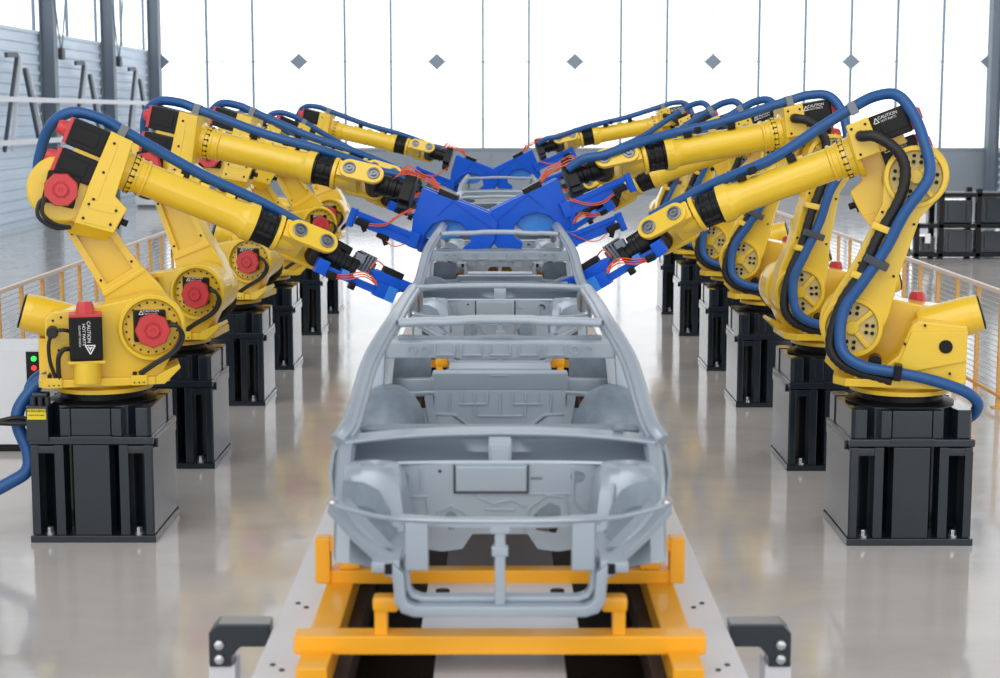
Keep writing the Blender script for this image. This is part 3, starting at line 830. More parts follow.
# ------------------------------------------------------------------ car bodies
def yz(zc, v):
    p = px(500, v, zc); return p.y, p.z
def build_car():
    root = empty('car_shell', (0, 4.85, 1.2))
    O = T((0, -4.85, -1.2))
    # everything below is laid out in the place and moved into the root's frame
    def B(): return MB(O)
    ft = 4.93
    # --- front frame
    mb = B(); f = ft
    U = [(-.385, 1.372), (-.335, 1.372), (-.305, 1.345), (-.30, 1.270), (-.285, 1.245), (-.255, 1.235), (.255, 1.235), (.285, 1.245), (.30, 1.270), (.305, 1.345), (.335, 1.372), (.385, 1.372)]
    mb.bar([(x, f, z) for x, z in U], .034, .09, (0, 1, 0), .006)
    mb.bar([(x * .93, f + .03, z + .025) for x, z in U[2:-2]], .016, .05, (0, 1, 0), .004)
    mb.bar([(-.30, f + .02, 1.505), (-.15, f, 1.500), (.15, f, 1.500), (.30, f + .02, 1.505)], .05, .024, (0, 0, 1), .005)
    for s in (-1, 1):
        mb.bb(*sorted((s * .215, s * .285)), f - .02, f + .02, 1.355, 1.505, .006)
        mb.bb(*sorted((s * .30, s * .37)), f - .03, f + .12, 1.355, 1.39, .006)
    mb.bb(-.016, .016, f - .02, f + .01, 1.238, 1.50, .004); mb.bb(-.03, .03, f - .025, f + .01, 1.47, 1.515, .004); mb.bb(-.025, .025, f - .025, f + .01, 1.40, 1.43, .004)
    ff = mb.build('front_frame', CAR, root)
    mb = B()
    for s in (-1, 1): mb.bb(*sorted((s * .322, s * .345)), f - .048, f - .03, 1.352, 1.385, .002)
    mb.build('frame_slot', BLK, ff)
    # thin tie bar from apron to apron
    mb = B(); mb.tube([(-.525, 5.18, 1.495), (-.45, 5.08, 1.498), (-.30, ft - .01, 1.512), (0, ft - .02, 1.508), (.30, ft - .01, 1.512), (.45, 5.08, 1.498), (.525, 5.18, 1.495)], .008, 8, 4)
    mb.build('tie_bar', CAR, root)
    for s in (-1, 1):
        # --- apron: outer skin, top rail, inner drop
        st = [(5.80, .562, 1.600, 1.42), (5.62, .558, 1.575, 1.43), (5.42, .545, 1.535, 1.44), (5.27, .530, 1.492, 1.425), (5.14, .455, 1.445, 1.40), (5.02, .375, 1.400, 1.365)]
        mb = B()
        rows = [[(s * (x - .01), y, zb), (s * x, y, (zb + zt) / 2), (s * x, y, zt - .02), (s * (x - .012), y, zt), (s * (x - .05), y, zt + .002), (s * (x - .062), y, zt - .02)] for y, x, zt, zb in st]
        if s > 0: rows = [list(reversed(r_)) for r_ in rows]
        mb.sheet(rows, .012)
        # rail running down and in to the front frame
        mb.bar([(s * .53, 5.26, 1.465), (s * .44, 5.12, 1.41), (s * .345, 4.97, 1.372)], .05, .03, (0, 0, 1), .006)
        mb.bar([(s * .33, 5.70, 1.30), (s * .325, 5.3, 1.33), (s * .32, 4.98, 1.35)], .06, .07, (0, 0, 1), .008)
        a = mb.build('fender_apron', CAR, root)
        mb = B(); mb.lathe((s * .528, 5.19, 1.497), (0, -.6, 1), [(0, .016), (.014, .016), (.018, .010), (.018, 0)], 12); mb.build('rail_bolt', STEEL, a)
        # --- strut tower
        mb = B(); cx, cy = s * .425, 5.50
        def ring(r0, r1, z, sq):
            out = []
            for k in range(25):
                t = 2 * PI * k / 24; c_, s_ = math.cos(t), math.sin(t)
                m_ = max(abs(c_), abs(s_)); q = (1 - sq) + sq / m_
                out.append((cx + r0 * c_ * q, cy + r1 * s_ * q, z))
            return out
        mb.sheet([ring(.128, .16, 1.26, .5), ring(.122, .14, 1.40, .5), ring(.112, .112, 1.48, .45), ring(.102, .102, 1.530, .35), ring(.085, .085, 1.550, .2), ring(.05, .05, 1.554, 0), ring(.045, .045, 1.545, 0), ring(.005, .005, 1.545, 0)], .006)
        mb.lathe((cx, cy, 1.537), (0, 0, 1), [(0, .062), (.018, .062), (.02, .05), (.02, .04), (.012, .038)], 24)
        mb.bar([(cx - .055, cy - .115, 1.52), (cx - .06, cy - .16, 1.28)], .012, .01, (0, 1, 0), .003)
        mb.build('strut_tower', CAR, root)
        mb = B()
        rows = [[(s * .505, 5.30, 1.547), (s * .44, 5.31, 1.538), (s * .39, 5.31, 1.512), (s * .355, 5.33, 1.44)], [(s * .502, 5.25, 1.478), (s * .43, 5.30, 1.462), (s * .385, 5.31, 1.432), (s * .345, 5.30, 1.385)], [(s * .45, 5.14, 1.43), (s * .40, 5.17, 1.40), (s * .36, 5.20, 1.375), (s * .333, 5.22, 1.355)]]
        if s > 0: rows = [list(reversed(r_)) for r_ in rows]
        mb.sheet(rows, .006); mb.build('tower_shade_sheet', CARD, root)  # added darker sheet, puts the shade below the strut tower into colour
        # wheel arch seen under the tower
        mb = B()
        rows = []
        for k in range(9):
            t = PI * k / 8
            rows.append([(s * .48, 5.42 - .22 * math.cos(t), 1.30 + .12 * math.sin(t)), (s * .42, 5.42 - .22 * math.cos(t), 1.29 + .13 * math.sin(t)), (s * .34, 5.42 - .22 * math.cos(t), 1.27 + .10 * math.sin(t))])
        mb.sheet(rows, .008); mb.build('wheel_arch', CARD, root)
    # --- firewall
    fy = yz(5.75, 505)[0]
    out = [(-.352, 1.25), (-.352, 1.50), (-.335, 1.535), (.335, 1.535), (.352, 1.50), (.352, 1.25), (.20, 1.226), (.13, 1.235), (.095, 1.288), (-.095, 1.288), (-.13, 1.235), (-.20, 1.226)]
    def circ(cx, cz, rx, rz_, n=14): return [(cx + rx * math.cos(2 * PI * k / n), cz + rz_ * math.sin(2 * PI * k / n)) for k in range(n)]
    holes = [circ(-.168, 1.335, .026, .034), [(.105, 1.34), (.135, 1.375), (.17, 1.40), (.205, 1.385), (.21, 1.33), (.19, 1.288), (.125, 1.30)], circ(.266, 1.488, .026, .020), [(.105, 1.478), (.145, 1.478), (.145, 1.488), (.105, 1.488)], circ(-.205, 1.507, .007, .007, 8)]
    mb = B(); mb.panel(out, holes, 'y', fy, fy + .012)
    # pressed ribs and the raised centre box
    mb.bb(-.152, .092, fy - .016, fy + .004, 1.438, 1.528, .008)
    for pts in ([(-.33, 1.42), (-.25, 1.42), (-.24, 1.30)], [(.25, 1.52), (.25, 1.40), (.30, 1.35), (.30, 1.29)], [(-.27, 1.52), (-.27, 1.44)], [(-.225, 1.315), (-.21, 1.368), (-.168, 1.388), (-.125, 1.368), (-.10, 1.32)], [(-.08, 1.42), (-.02, 1.395), (.04, 1.41), (.09, 1.385)], [(.08, 1.30), (.10, 1.38), (.16, 1.425), (.22, 1.42), (.235, 1.36)], [(-.1, 1.43), (.24, 1.43)], [(.32, 1.50), (.32, 1.33)], [(-.31, 1.50), (-.31, 1.36)], [(-.05, 1.375), (.05, 1.375)]):
        mb.bar([(x, fy - .002, z) for x, z in pts], .008, .012, (0, 1, 0), .003)
    fw = mb.build('firewall', CAR, root)
    mb = B(); mb.bar([(-.156, fy - .004, 1.532), (-.156, fy - .004, 1.434), (.096, fy - .004, 1.434), (.096, fy - .004, 1.532)], .006, .012, (0, 1, 0), .001); mb.build('panel_gap', DKCL, fw)
    # tunnel mouth edges
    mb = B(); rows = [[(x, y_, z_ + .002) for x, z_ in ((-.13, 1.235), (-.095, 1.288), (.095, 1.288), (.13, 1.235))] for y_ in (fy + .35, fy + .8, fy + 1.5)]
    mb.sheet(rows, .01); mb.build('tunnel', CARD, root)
    # --- cowl: concave trough with a bright lip
    mb = B(); rows = []
    for yy, zz in ((fy + .004, 1.535), (fy + .05, 1.500), (fy + .12, 1.475), (fy + .22, 1.480), (fy + .27, 1.515), (fy + .285, 1.565), (fy + .27, 1.598)):
        rows.append([(x, yy - .09 * (abs(x) / .56) ** 3, zz + (.03 if zz < 1.52 else 0) * (abs(x) / .56) ** 2) for x in [-.548 + 1.096 * k / 16 for k in range(17)]])
    mb.sheet(rows, .01)
    mb.bar([(x, fy + .215 - .10 * (abs(x) / .56) ** 3, 1.606 - .016 * (abs(x) / .56) ** 2) for x in [-.556 + 1.112 * k / 16 for k in range(17)]], .11, .014, (0, 0, 1), .005)
    cw = mb.build('cowl', CAR, root)
    mb = B(); mb.bb(-.040, .040, fy + .02, fy + .14, 1.535, 1.602, .008); mb.bb(-.030, .030, fy + .012, fy + .03, 1.53, 1.585, .004); mb.build('latch_bracket', CAR, cw)
    mb = B(); mb.bb(-.50, .50, fy + .285, fy + .36, 1.585, 1.606, .01); mb.bb(.40, .44, fy + .20, fy + .24, 1.61, 1.63, .004); mb.build('dusty_ledge', CARD, cw)
    for s in (-1, 1):
        # --- side frame: pillar, roof rail, rear pillar
        pp = [px(337, 441, 5.84), px(350, 421, 5.92), px(367, 366, 6.38), px(380, 340, 6.6), px(393, 320, 6.85), px(402, 304.5, 7.4), px(409.5, 293.5, 8.05), px(413, 289, 8.37), px(415, 290, 8.8), px(418, 294, 9.1), px(418, 308, 9.3)]
        pp = [Vector((p.x * (-s), p.y, p.z)) for p in pp]
        mb = B(); mb.tube(pp, .027, 14, 5)
        mb.tube([Vector((p.x - s * .020, p.y + .02, p.z - .010)) for p in pp[:9]], .019, 10, 5)
        pil = mb.build('roof_rail', CAR, root)
        mb = B(); q = px(356.5, 373, 6.42); q.x = .528 * s; mb.box(q, (.018, .09, .03), .006); mb.build('hinge_lug', DKCL, pil)
        # sill and lower body side
        mb = B(); mb.bar([(s * .53, 5.80, 1.33), (s * .56, 6.2, 1.32), (s * .56, 8.2, 1.32), (s * .54, 9.1, 1.33)], .05, .07, (0, 0, 1), .012)
        rows = [[(s * .545, y_, zt), (s * .578, y_, zt - .05), (s * .590, y_, (zt + 1.34) / 2), (s * .580, y_, 1.34)] for y_, zt in ((5.78, 1.59), (6.0, 1.615), (6.28, 1.62), (6.45, 1.59), (6.55, 1.53))]
        if s < 0: rows = [list(reversed(r_)) for r_ in rows]
        mb.sheet(rows, .012)
        rows = [[(s * .53, y_, zt), (s * .58, y_, zt - .05), (s * .595, y_, (zt + 1.24) / 2), (s * .57, y_, 1.32)] for y_, zt in ((8.15, 1.40), (8.4, 1.52), (8.7, 1.58), (9.1, 1.58))]
        if s < 0: rows = [list(reversed(r_)) for r_ in rows]
        mb.sheet(rows, .012)
        mb.build('body_side', CAR, root)
        # middle pillar
        mb = B(); y0 = yz(7.62, 350)[0]
        mb.bar([(s * .545, y0 + .02, 1.70), (s * .552, y0 - .0, 1.55), (s * .558, y0 - .02, 1.42), (s * .560, y0 - .03, 1.30)], .055, .05, (0, 1, 0), .01)
        mb.build('middle_pillar', CAR, root)
        # rear wheelhouse dome
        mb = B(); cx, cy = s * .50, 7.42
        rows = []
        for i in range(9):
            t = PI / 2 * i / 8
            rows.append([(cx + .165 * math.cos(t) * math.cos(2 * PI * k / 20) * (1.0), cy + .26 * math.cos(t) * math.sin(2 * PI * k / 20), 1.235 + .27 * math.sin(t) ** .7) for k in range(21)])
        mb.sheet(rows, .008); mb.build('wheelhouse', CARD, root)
        # side rail behind the seat panel, with its strut
        mb = B(); mb.bar([(s * .52, 7.62, 1.435), (s * .30, 7.72, 1.425)], .04, .02, (0, 0, 1), .005)
        mb.bar([(s * .33, 7.66, 1.42), (s * .29, 7.40, 1.25)], .04, .02, (0, 0, 1), .005)
        mb.build('seat_rail', CAR, root)
        mb = B(); ps = [[(s * .545, 8.50, z_), (s * .47, 8.56, z_), (s * .355, 8.58, z_ - .01)] for z_ in (1.345, 1.45, 1.52)]
        if s < 0: ps = [list(reversed(r_)) for r_ in ps]
        mb.sheet(ps, .008); mb.build('quarter_panel', CARD, root)
    # --- floor
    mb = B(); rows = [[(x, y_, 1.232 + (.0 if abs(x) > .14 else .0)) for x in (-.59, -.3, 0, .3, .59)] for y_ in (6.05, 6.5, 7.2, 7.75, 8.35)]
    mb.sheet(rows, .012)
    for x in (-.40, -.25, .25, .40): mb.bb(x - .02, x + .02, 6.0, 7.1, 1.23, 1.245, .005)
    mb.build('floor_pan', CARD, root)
    # --- rear seat panel
    mb = B(); sy = 7.58
    mb.panel([(-.30, 1.36), (-.30, 1.46), (.30, 1.46), (.30, 1.36), (.20, 1.355), (.13, 1.30), (-.13, 1.30), (-.20, 1.355)], [], 'y', sy, sy + .012)
    rows = [[(x, y_, z_ - (.05 if abs(x) < .17 else .0)) for x in (-.32, -.22, -.16, 0, .16, .22, .32)] for y_, z_ in ((sy, 1.355), (sy - .06, 1.31), (sy - .16, 1.285), (sy - .30, 1.28))]
    mb.sheet(rows, .01)
    mb.bar([(-.30, sy - .006, 1.355), (-.20, sy - .006, 1.35), (-.135, sy - .008, 1.298), (.135, sy - .008, 1.298), (.20, sy - .006, 1.35), (.30, sy - .006, 1.355)], .014, .02, (0, 1, 0), .004)
    for k in range(-4, 5):
        x = k * .058
        mb.bar([(x, sy - .003, 1.45), (x, sy - .003, 1.40 if k % 2 else 1.345)], .008, .014, (0, 1, 0), .003)
    for a, b, z in ((-.19, -.06, 1.40), (.06, .19, 1.40), (-.10, .10, 1.345)): mb.bar([(a, sy - .003, z), (b, sy - .003, z)], .008, .014, (0, 1, 0), .003)
    mb.build('seat_panel', CAR, root)
    # --- cross members
    mb = B(); y0 = yz(6.79, 321)[0]
    mb.bar([(x, y0 + .03 * (1 - (x / .42) ** 2) + 0, 1.877 + .012 * (1 - (x / .42) ** 2) - (.004 if abs(abs(x) - .2) < .06 else 0)) for x in [-.415 + .83 * k / 20 for k in range(21)]], .075, .03, (0, 0, 1), .01)
    mb.build('roof_header', CAR, root)
    mb = B(); yb = yz(7.63, 350)[0]
    mb.bb(-.535, .535, yb, yb + .10, 1.613, 1.688, .008)
    for x in (-.40, -.34, .34, .40): mb.lathe((x, yb + .002, 1.653), (0, -1, 0), [(0, .022), (.012, .022), (.012, .015), (.001, .014)], 16)
    for x in (-.25, -.13, 0, .13, .25):
        for p, q in (((-.045, -.022), (.045, -.022)), ((.045, -.022), (.045, .024)), ((-.045, -.022), (-.045, .024))):
            mb.bar([(x + p[0], yb - .001, 1.652 + p[1]), (x + q[0], yb - .001, 1.652 + q[1])], .008, .018, (0, 1, 0), .002)
    cb = mb.build('cross_beam', CAR, root)
    mb = B(); mb.bar([(x, yb + .13, 1.688 + .004 * math.cos(x * 14)) for x in [-.47 + .94 * k / 20 for k in range(21)]], .07, .02, (0, 0, 1), .006); mb.build('beam_flange', CARD, cb)
    mb = B(); yr = yz(8.37, 283)[0]
    mb.bar([(x, yr + .02 * (1 - (x / .44) ** 2), 1.856 + .008 * (1 - (x / .44) ** 2)) for x in [-.435 + .87 * k / 12 for k in range(13)]], .045, .022, (0, 0, 1), .007)
    mb.build('rear_header', CAR, root)
    mb = B(); ym = yz(8.4, 378)[0]
    mb.bb(-.34, .34, ym, ym + .10, 1.342, 1.432, .008); mb.bb(-.05, .05, ym - .004, ym + .002, 1.412, 1.422, .003)
    mb.bb(-.27, -.02, ym + .12, ym + .14, 1.42, 1.432, .003); mb.bb(-.26, .26, ym + .10, ym + .30, 1.425, 1.44, .004)
    for s in (-1, 1): mb.bar([(s * .33, ym + .05, 1.362), (s * .45, ym + .06, 1.358), (s * .54, ym + .08, 1.352)], .05, .075, (0, 0, 1), .008)
    mb.build('rear_panel', CAR, root)
    return root
car0 = build_car()
PER = 5.034
car_labels = ['nearest bare grey car body, its empty engine bay open to the front',
              'second bare grey car body, between the nearest robots on each side',
              'third bare grey car body on the line, showing behind the big blue guns',
              'farthest bare grey car body on the line, thin roof frame between the distant blue guns']
tag(car0, car_labels[0], 'car body', 'bare car bodies on the line')
for k in range(1, 4):
    c = copy_tree(car0); c.location = (0, 4.85 + PER * k, 1.2); tag(c, car_labels[k], 'car body')

# ------------------------------------------------------------------ carriers
def build_carrier():
    root = empty('car_carrier', (0, 4.85, 1.0)); O = T((0, -4.85, -1.0))
    B = lambda: MB(O)
    for s in (-1, 1):
        mb = B(); mb.bb(*sorted((s * .512, s * .607)), 4.80, 9.45, 1.0, 1.09, .008); mb.build('carrier_rail', CARY, root)
    mb = B(); mb.bb(-.252, .252, 5.05, 5.715, 1.066, 1.09, .006); mb.bb(-.15, .15, 5.2, 5.6, 1.0, 1.07, .004); sp = mb.build('support_plate', CONVW, root)
    for x in (-.196, .196):
        mb = B(); mb.prism(arc(x, 5.58, .024, 0, 180, 10), 'z', 1.088, 1.104, .002); mb.build('finger_grip', BLK, sp)
    for y0, hw in ((4.965, .632), (7.1, .58), (8.75, .58)):
        mb = B(); mb.bb(-hw, hw, y0, y0 + .09, 1.075, 1.135, .008); mb.build('cross_beam', CARY, root)
    mb = B(); mb.bb(-.645, .645, 5.71, 5.78, 1.085, 1.135, .008)
    cb = mb.build('cross_beam', CARY, root)
    for s in (-1, 1):
        mb = B()
        mb.bb(*sorted((s * .592, s * .645)), 5.70, 5.77, 1.09, 1.252, .007); mb.bb(*sorted((s * .545, s * .640)), 5.705, 5.765, 1.203, 1.249, .007)
        mb.build('side_clamp', CARY, cb)
        mb = B(); mb.bb(*sorted((s * .49, s * .56)), 5.72, 5.78, 1.135, 1.16, .006); mb.cyl((s * .53, 5.75, 1.155), (s * .53, 5.75, 1.30), .028, seg=14); mb.build('rest_pad', CARY, cb)
        mb = B(); mb.bb(*sorted((s * .345, s * .385)), 4.985, 5.03, 1.12, 1.245, .006); mb.bb(*sorted((s * .31, s * .390)), 4.975, 5.035, 1.205, 1.255, .014); mb.build('front_post', CARY, root)
        mb = B(); mb.bar([(s * .50, 8.75, 1.18), (s * .50, 8.75, 1.50), (s * .46, 8.75, 1.56)], .05, .05, (0, 1, 0), .01); mb.build('rear_post', CARY, root)
    return root
car_r = build_carrier()
cl = ['orange carrier frame under the nearest car body, front beam at the bottom edge',
      'orange carrier frame under the second car body', 'orange carrier frame under the third car body, almost hidden', 'orange carrier frame under the farthest car body, almost hidden']
tag(car_r, cl[0], 'carrier', 'orange carriers under the car bodies')
for k in range(1, 4):
    c = copy_tree(car_r); c.location = (0, 4.85 + PER * k, 1.0); tag(c, cl[k], 'carrier')

# ------------------------------------------------------------------ conveyor
cv = empty('conveyor', (0, 14, 0)); O = T((0, -14, 0))
Y0, Y1 = 3.2, 27.0
for s in (-1, 1):
    mb = MB(O); mb.bb(*sorted((s * .628, s * .766)), Y0, Y1, .955, .998, .006); mb.bb(*sorted((s * .735, s * .76)), Y0, Y1, 0, .96, .004)
    sk = mb.build('side_skirt', CONVW, cv)
    mb = MB(O); mb.bb(*sorted((s * .47, s * .60)), Y0, Y1, .90, .998, .004); mb.bb(*sorted((s * .60, s * .635)), Y0, Y1, .60, .93, .002); mb.build('support_beam', PIT, cv)
    mb = MB(O)
    for y_ in (5.05, 5.72, 6.55, 7.4):
        for d in (0, .05): mb.cyl((s * (.68 + d * .7), y_ + d, .996), (s * (.68 + d * .7), y_ + d, 1.002), .009, seg=10)
    mb.build('bolt_hole', BLK, sk)
mb = MB(O); mb.bb(-.64, .64, Y0, Y1, .55, .60, .002); mb.build('pit_floor', PIT, cv)
mb = MB(O); mb.bb(-.205, .205, Y0, Y1, .94, .999, .004); mb.bb(-.19, .19, Y0, Y1, .0, .95, .002); mb.build('centre_cover', CONVW, cv)
tag(cv, 'long raised white conveyor bed running down the middle under the car bodies', 'conveyor')
# dark bracket plates on white posts beside the conveyor's near end
def bracket(s, label):
    e = empty('bracket_post', (s * .93, 5.54, 0)); O2 = T((-s * .93, -5.54, 0))
    mb = MB(O2); mb.prism([(s * .775, 1.015), (s * .775, .935), (s * .875, .935), (s * .905, .90), (s * .905, .865), (s * .982, .865), (s * .982, .985), (s * .955, 1.015)], 'y', 5.47, 5.57, .008); p = mb.build('bracket_plate', DARK, e)
    for z in (.945, .895):
        mb = MB(O2); mb.lathe((s * .945, 5.47, z), (0, -1, 0), [(0, .016), (.012, .016), (.015, .01), (.015, 0)], 12); mb.build('bolt_head', STEEL, p)
    mb = MB(O2); mb.bb(*sorted((s * .895, s * .985)), 5.48, 5.60, 0, .87, .006); mb.build('post', CONVW, e)
    tag(e, label, 'bracket', 'dark bracket plates beside the conveyor')
bracket(-1, 'dark bracket plate on a white post at the left of the near conveyor end')
bracket(1, 'dark bracket plate on a white post at the right of the near conveyor end')

# ------------------------------------------------------------------ hall
BY = 56.3; XL, XR = -11.5, 16.4
def struct(o): o['kind'] = 'structure'; return o
mb = MB(); mb.poly([(XL - .4, -6, 0), (XR + .4, -6, 0), (XR + .4, BY + .4, 0), (XL - .4, BY + .4, 0), (XL - .4, -6, -.1), (XR + .4, -6, -.1), (XR + .4, BY + .4, -.1), (XL - .4, BY + .4, -.1)], [(0, 1, 2, 3), (4, 7, 6, 5), (0, 4, 5, 1), (1, 5, 6, 2), (2, 6, 7, 3), (3, 7, 4, 0)])
struct(mb.build('floor', FLOOR))
WB, WT = 1.56, 13.0
mb = MB(); mb.bb(XL - .3, XR + .3, BY, BY + .25, 0, WB, .01)
for k in range(10): mb.bb(XL + 2.8 * k, XL + 2.8 * k + .04, BY - .02, BY + .01, 0, WB, .004)
mb.bb(XL - .3, XR + .3, BY - .03, BY + .25, WB - .08, WB, .01)
struct(mb.build('wall_back', WGREY))
mb = MB(); mb.bb(XL, XR, BY + .10, BY + .13, WB, WT, 0); wn = struct(mb.build('window_1', GLASS))
mb = MB(); mb.bb(XL, XR, BY + .02, BY + .06, 4.38, 4.41, 0); mb.build('glazing_bar', MULL, wn)
k = 0; x = -11.22
while x < XR:
    thin = (k % 3 == 0) and k < 15
    w = .02 if thin else .074
    mb = MB(); mb.bb(x - w / 2, x + w / 2, BY, BY + .10, WB, WT, 0); mb.build('mullion', MULL, wn)
    if k % 3 == 0:
        mb = MB(); d = .30; mb.prism([(x - d, 4.395), (x, 4.395 - .27), (x + d, 4.395), (x, 4.395 + .27)], 'y', BY - .04, BY, .01); mb.build('diamond_plate', DIAM, wn)
    k += 1; x += 1.522
# side walls: corrugated siding below, glazing above
def side_wall(X, s, name, wname, sill=4.75):
    mb = MB(); n = int(sill / .25); prof = []
    for i in range(n):
        z = i * .25; prof += [(0, z), (0, z + .13), (.05, z + .17), (.05, z + .22)]
    prof += [(0, sill)]
    pts = [(X + s * (p[0] - .05), p[1]) for p in prof] + [(X - s * .25, sill), (X - s * .25, 0)]
    mb.poly([(a, 2, b) for a, b in pts] + [(a, BY, b) for a, b in pts], [tuple(range(len(pts)))] + [tuple(range(2 * len(pts) - 1, len(pts) - 1, -1))] + [(i, (i + 1) % len(pts), len(pts) + (i + 1) % len(pts), len(pts) + i) for i in range(len(pts))])
    struct(mb.build(name, SIDING, smooth=False))
    mb = MB(); mb.bb(*sorted((X - s * .15, X - s * .12)), 2, BY, sill, WT, 0); w = struct(mb.build(wname, GLASS))
    y_ = 3.4
    while y_ < BY:
        mb = MB(); mb.bb(*sorted((X - s * .12, X - s * .05)), y_ - .04, y_ + .04, sill, WT, 0); mb.build('mullion', MULL, w); y_ += 3.25
side_wall(XL, 1, 'wall_left', 'window_2')
side_wall(XR, -1, 'wall_right_unseen', 'window_3_unseen', 1.5)  # unseen side, sill lowered to let more light reach the left wall
def column(X, s, y_, i):
    mb = MB(); d = .36
    mb.bb(*sorted((X + s * .01, X + s * d)), y_ - .02, y_ + .02, 0, WT, .004)
    for a in (.0, d - .03): mb.bb(*sorted((X + s * (a + .01), X + s * (a + .04))), y_ - .17, y_ + .17, 0, WT, .006)
    struct(mb.build('trim_%d' % i, COLM))
i = 1
for y_ in (29.7, 36.2, 42.7, 49.2, 55.7):
    column(XL, 1, y_, i); i += 1
for y_ in (36.2, 42.7, 49.2, 55.7):
    column(XR, -1, y_, i); i += 1
# white wall rails
for z in (3.02, 2.05):
    mb = MB(); mb.bb(XL + .42, XL + .54, 20, 55.3, z - .06, z + .06, .01); struct(mb.build('trim_%d' % i, RAILW)); i += 1
# dark braces leaning in pairs behind the rails
br_lab = ['dark leaning braces on the left wall, nearest pair at the left edge', 'dark leaning braces on the left wall, between the first two grey columns', 'dark leaning braces on the left wall, farthest pair by the window corner']
for j, y_ in enumerate((39.6, 45.9, 52.3)):
    e = empty('wall_brace', (XL + .3, y_, 1.9))
    for nm, (ya, za), (yb, zb) in (('near_strut', (-.1, 2.15), (-1.4, -.05)), ('far_strut', (.45, 1.85), (1.6, -.05))):
        mb = MB(); mb.bar([(0, ya, za), (0, yb, zb)], .09, .08, (1, 0, 0), .01); mb.build('strut', STRUT, e)
    mb = MB(); mb.bar([(0, -.15, 2.15), (0, -1.0, 2.12)], .12, .08, (1, 0, 0), .01); mb.build('top_bar', STRUT, e)
    mb = MB(); mb.bar([(.03, .05, 2.18), (.03, -.9, -.05)], .05, .10, (1, 0, 0), .01); mb.bar([(.03, .55, 1.88), (.03, 1.9, -.05)], .05, .10, (1, 0, 0), .01); mb.build('white_strut', RAILW, e)
    tag(e, br_lab[j], 'brace', 'dark braces on the left wall')
# sway rods in front of the left glazing
rod_lab = ['thin sway rods in a V on the left glazing, meeting at the nearer grey column', 'thin sway rods in a V on the left glazing, meeting at the second grey column']
for j, y_ in enumerate((43.2, 49.7)):
    e = empty('sway_rod', (XL + .38, y_, 4.2))
    mb = MB(); mb.box((0, 0, 0), (.12, .3, .3), .03); mb.build('node', DKCL, e)
    for dy in (-3.2, 3.2):
        mb = MB(); mb.cyl((0, 0, 0), (0, dy, 8), .02, seg=8); mb.build('rod', MULL, e)
    tag(e, rod_lab[j], 'sway rod', 'sway rods on the left glazing')

# ------------------------------------------------------------------ fences
def fence(s, label):
    X = s * 4.63; ya, yb = 13.9, 33.5
    e = empty('safety_fence', (X, ya, 0))
    mb = MB(); mb.bb(-.022, .022, 0, yb - ya, 1.06, 1.10, .006); mb.build('top_rail', FENW, e)
    mb = MB(); mb.bb(-.015, .015, 0, yb - ya, .10, .13, .004); mb.build('bottom_rail', FENY, e)
    y_ = 0.0
    while y_ < yb - ya + .01:
        mb = MB(); mb.bb(-.02, .02, y_ - .018, y_ + .018, 0, 1.06, .005); mb.bb(-.06, .06, y_ - .05, y_ + .05, 0, .012, .003); mb.build('fence_post', FENY, e); y_ += .753
    mb = MB()
    z = .16
    while z < 1.05:
        mb.bb(-.004, .004, 0, yb - ya, z - .0025, z + .0025, 0); z += .05
    mb.build('wire_panel', WIRE, e, smooth=False)
    tag(e, label, 'fence')
fence(-1, 'low orange safety fence with pale top rail behind the left robot row')
fence(1, 'low orange safety fence with pale top rail behind the right robot row')

# ------------------------------------------------------------------ cabinet at the left edge
e = empty('control_cabinet', (-4.14, 13.35, 0))
mb = MB(); mb.bb(-.44, .44, 0, .60, .06, .845, .012); mb.build('cabinet_body', CABW, e)
mb = MB(); mb.bb(-.42, .42, .02, .58, 0, .065, .004); mb.build('plinth', BLK, e)
mb = MB(); mb.bb(.335, .442, -.012, .01, .38, .82, .004); pn = mb.build('indicator_panel', BLK, e)
mb = MB(); mb.cyl((.40, -.012, .765), (.40, -.024, .765), .022, seg=18); mb.build('green_lamp', LEDG, pn)
mb = MB(); mb.cyl((.40, -.012, .69), (.40, -.024, .69), .022, seg=18); mb.build('red_lamp', LEDR, pn)
mb = MB(); mb.bb(.436, .446, .20, .42, .62, .76, .004); mb.build('side_vent', BLK, e)
tag(e, 'white control cabinet with green and red lamps at the left edge', 'cabinet')

# white crate far off by the left wall
e = empty('storage_box', (-10.2, 49.0, 0))
mb = MB(); mb.bb(-.32, .32, -.4, .4, .08, .62, .02); mb.build('box_body', CABW, e)
mb = MB(); mb.bb(-.34, .34, -.42, .42, .60, .68, .02); mb.build('lid', CABW, e)
mb = MB(); mb.bb(-.28, .28, -.35, .35, 0, .085, .01); mb.build('skid', COLM, e)
tag(e, 'white storage box on the floor far off by the left wall', 'box')

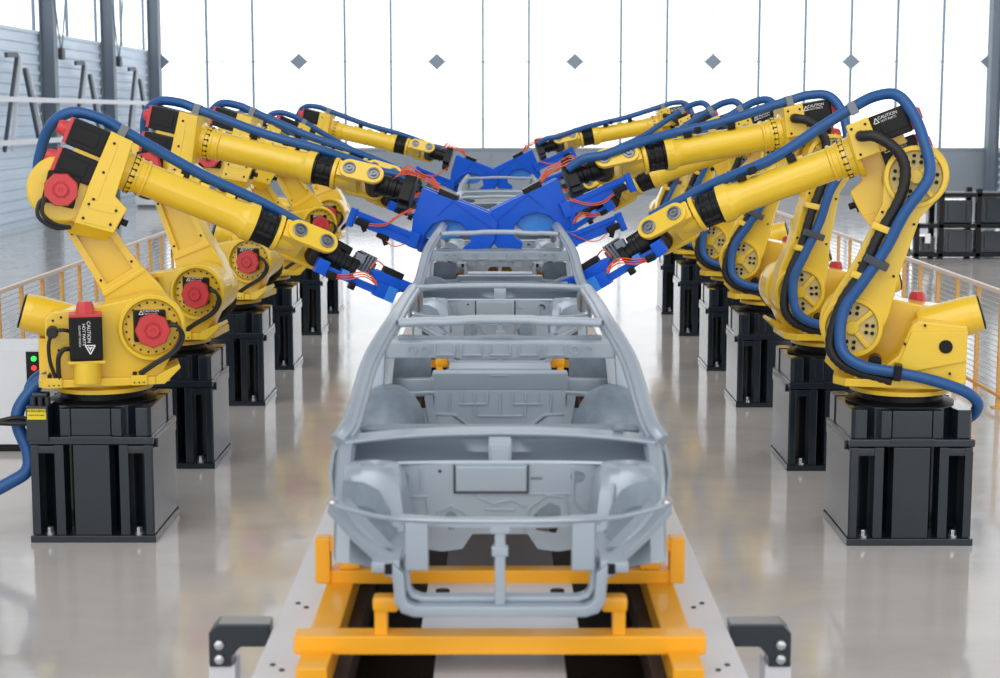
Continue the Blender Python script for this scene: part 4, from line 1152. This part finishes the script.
# black equipment rack past the right fence
e = empty('equipment_rack', (8.75, 31.8, 0))
mb = MB()
for x in (-.95, -.5, .2, .95):
    for y_ in (-.35, .35): mb.bb(x - .05, x + .05, y_ - .05, y_ + .05, 0, 1.32 if x > -.6 else 1.2, .008)
for z in (.08, .62, 1.2): mb.bb(-1.0, 1.0, -.4, .4, z - .04, z + .04, .008)
mb.build('rack_frame', BLK, e)
for x0, x1, z0, z1 in ((-.40, .12, .12, .55), (.28, .88, .12, .52), (-.42, .10, .68, 1.10), (.30, .86, .68, 1.14), (-.86, -.58, .12, .42)):
    mb = MB(); mb.bb(x0, x1, -.3, .3, z0 - .01, z1, .02); mb.bb(x0 + .06, x0 + .12, -.33, -.28, z0 + .05, z1 - .05, .004); mb.bb(x1 - .12, x1 - .06, -.33, -.28, z0 + .05, z1 - .05, .004); mb.build('equipment_unit', DARK, e)
mb = MB(); mb.bb(-.96, -.80, -.42, -.40, .68, .86, .004); mb.bb(-.80, -.70, -.42, -.40, .30, .48, .004); mb.build('white_tag', WHT, e)
tag(e, 'black equipment rack on the floor past the right fence', 'rack')

# ------------------------------------------------------------------ light
w = bpy.data.worlds.new('overcast_sky'); SC.world = w; w.use_nodes = True
nt = w.node_tree; bg = nt.nodes['Background']
tc = nt.nodes.new('ShaderNodeTexCoord'); sx = nt.nodes.new('ShaderNodeSeparateXYZ'); rp = nt.nodes.new('ShaderNodeValToRGB')
nt.links.new(tc.outputs['Generated'], sx.inputs[0]); nt.links.new(sx.outputs['Z'], rp.inputs['Fac'])
stops = ((0.0, 0.9, (1, .985, .97)), (0.02, 1.0, (1, 1, 1)), (0.30, .50, (.97, .985, 1)), (0.65, .30, (.93, .965, 1)), (1.0, .22, (.90, .95, 1)))
el = rp.color_ramp.elements
for i, (p_, v_, c_) in enumerate(stops):
    e_ = el[i] if i < 2 else el.new(p_)
    e_.position = p_; e_.color = (*[v_ * q_ for q_ in c_], 1)
nt.links.new(rp.outputs['Color'], bg.inputs['Color']); bg.inputs['Strength'].default_value = 2.1
sd = bpy.data.lights.new('soft_daylight', 'SUN'); sd.energy = 1.1; sd.angle = R(50); sd.color = (1.0, 0.97, 0.93)
so = bpy.data.objects.new('soft_daylight', sd); COL.objects.link(so); so.rotation_euler = (R(42), R(-14), 0)

vs = SC.view_settings
SC.display_settings.display_device = 'sRGB'
vs.view_transform = 'Standard'; vs.look = 'None'; vs.exposure = 0.0; vs.gamma = 1.0; vs.use_curve_mapping = False
SC.cycles.max_bounces = 8; SC.cycles.transparent_max_bounces = 12
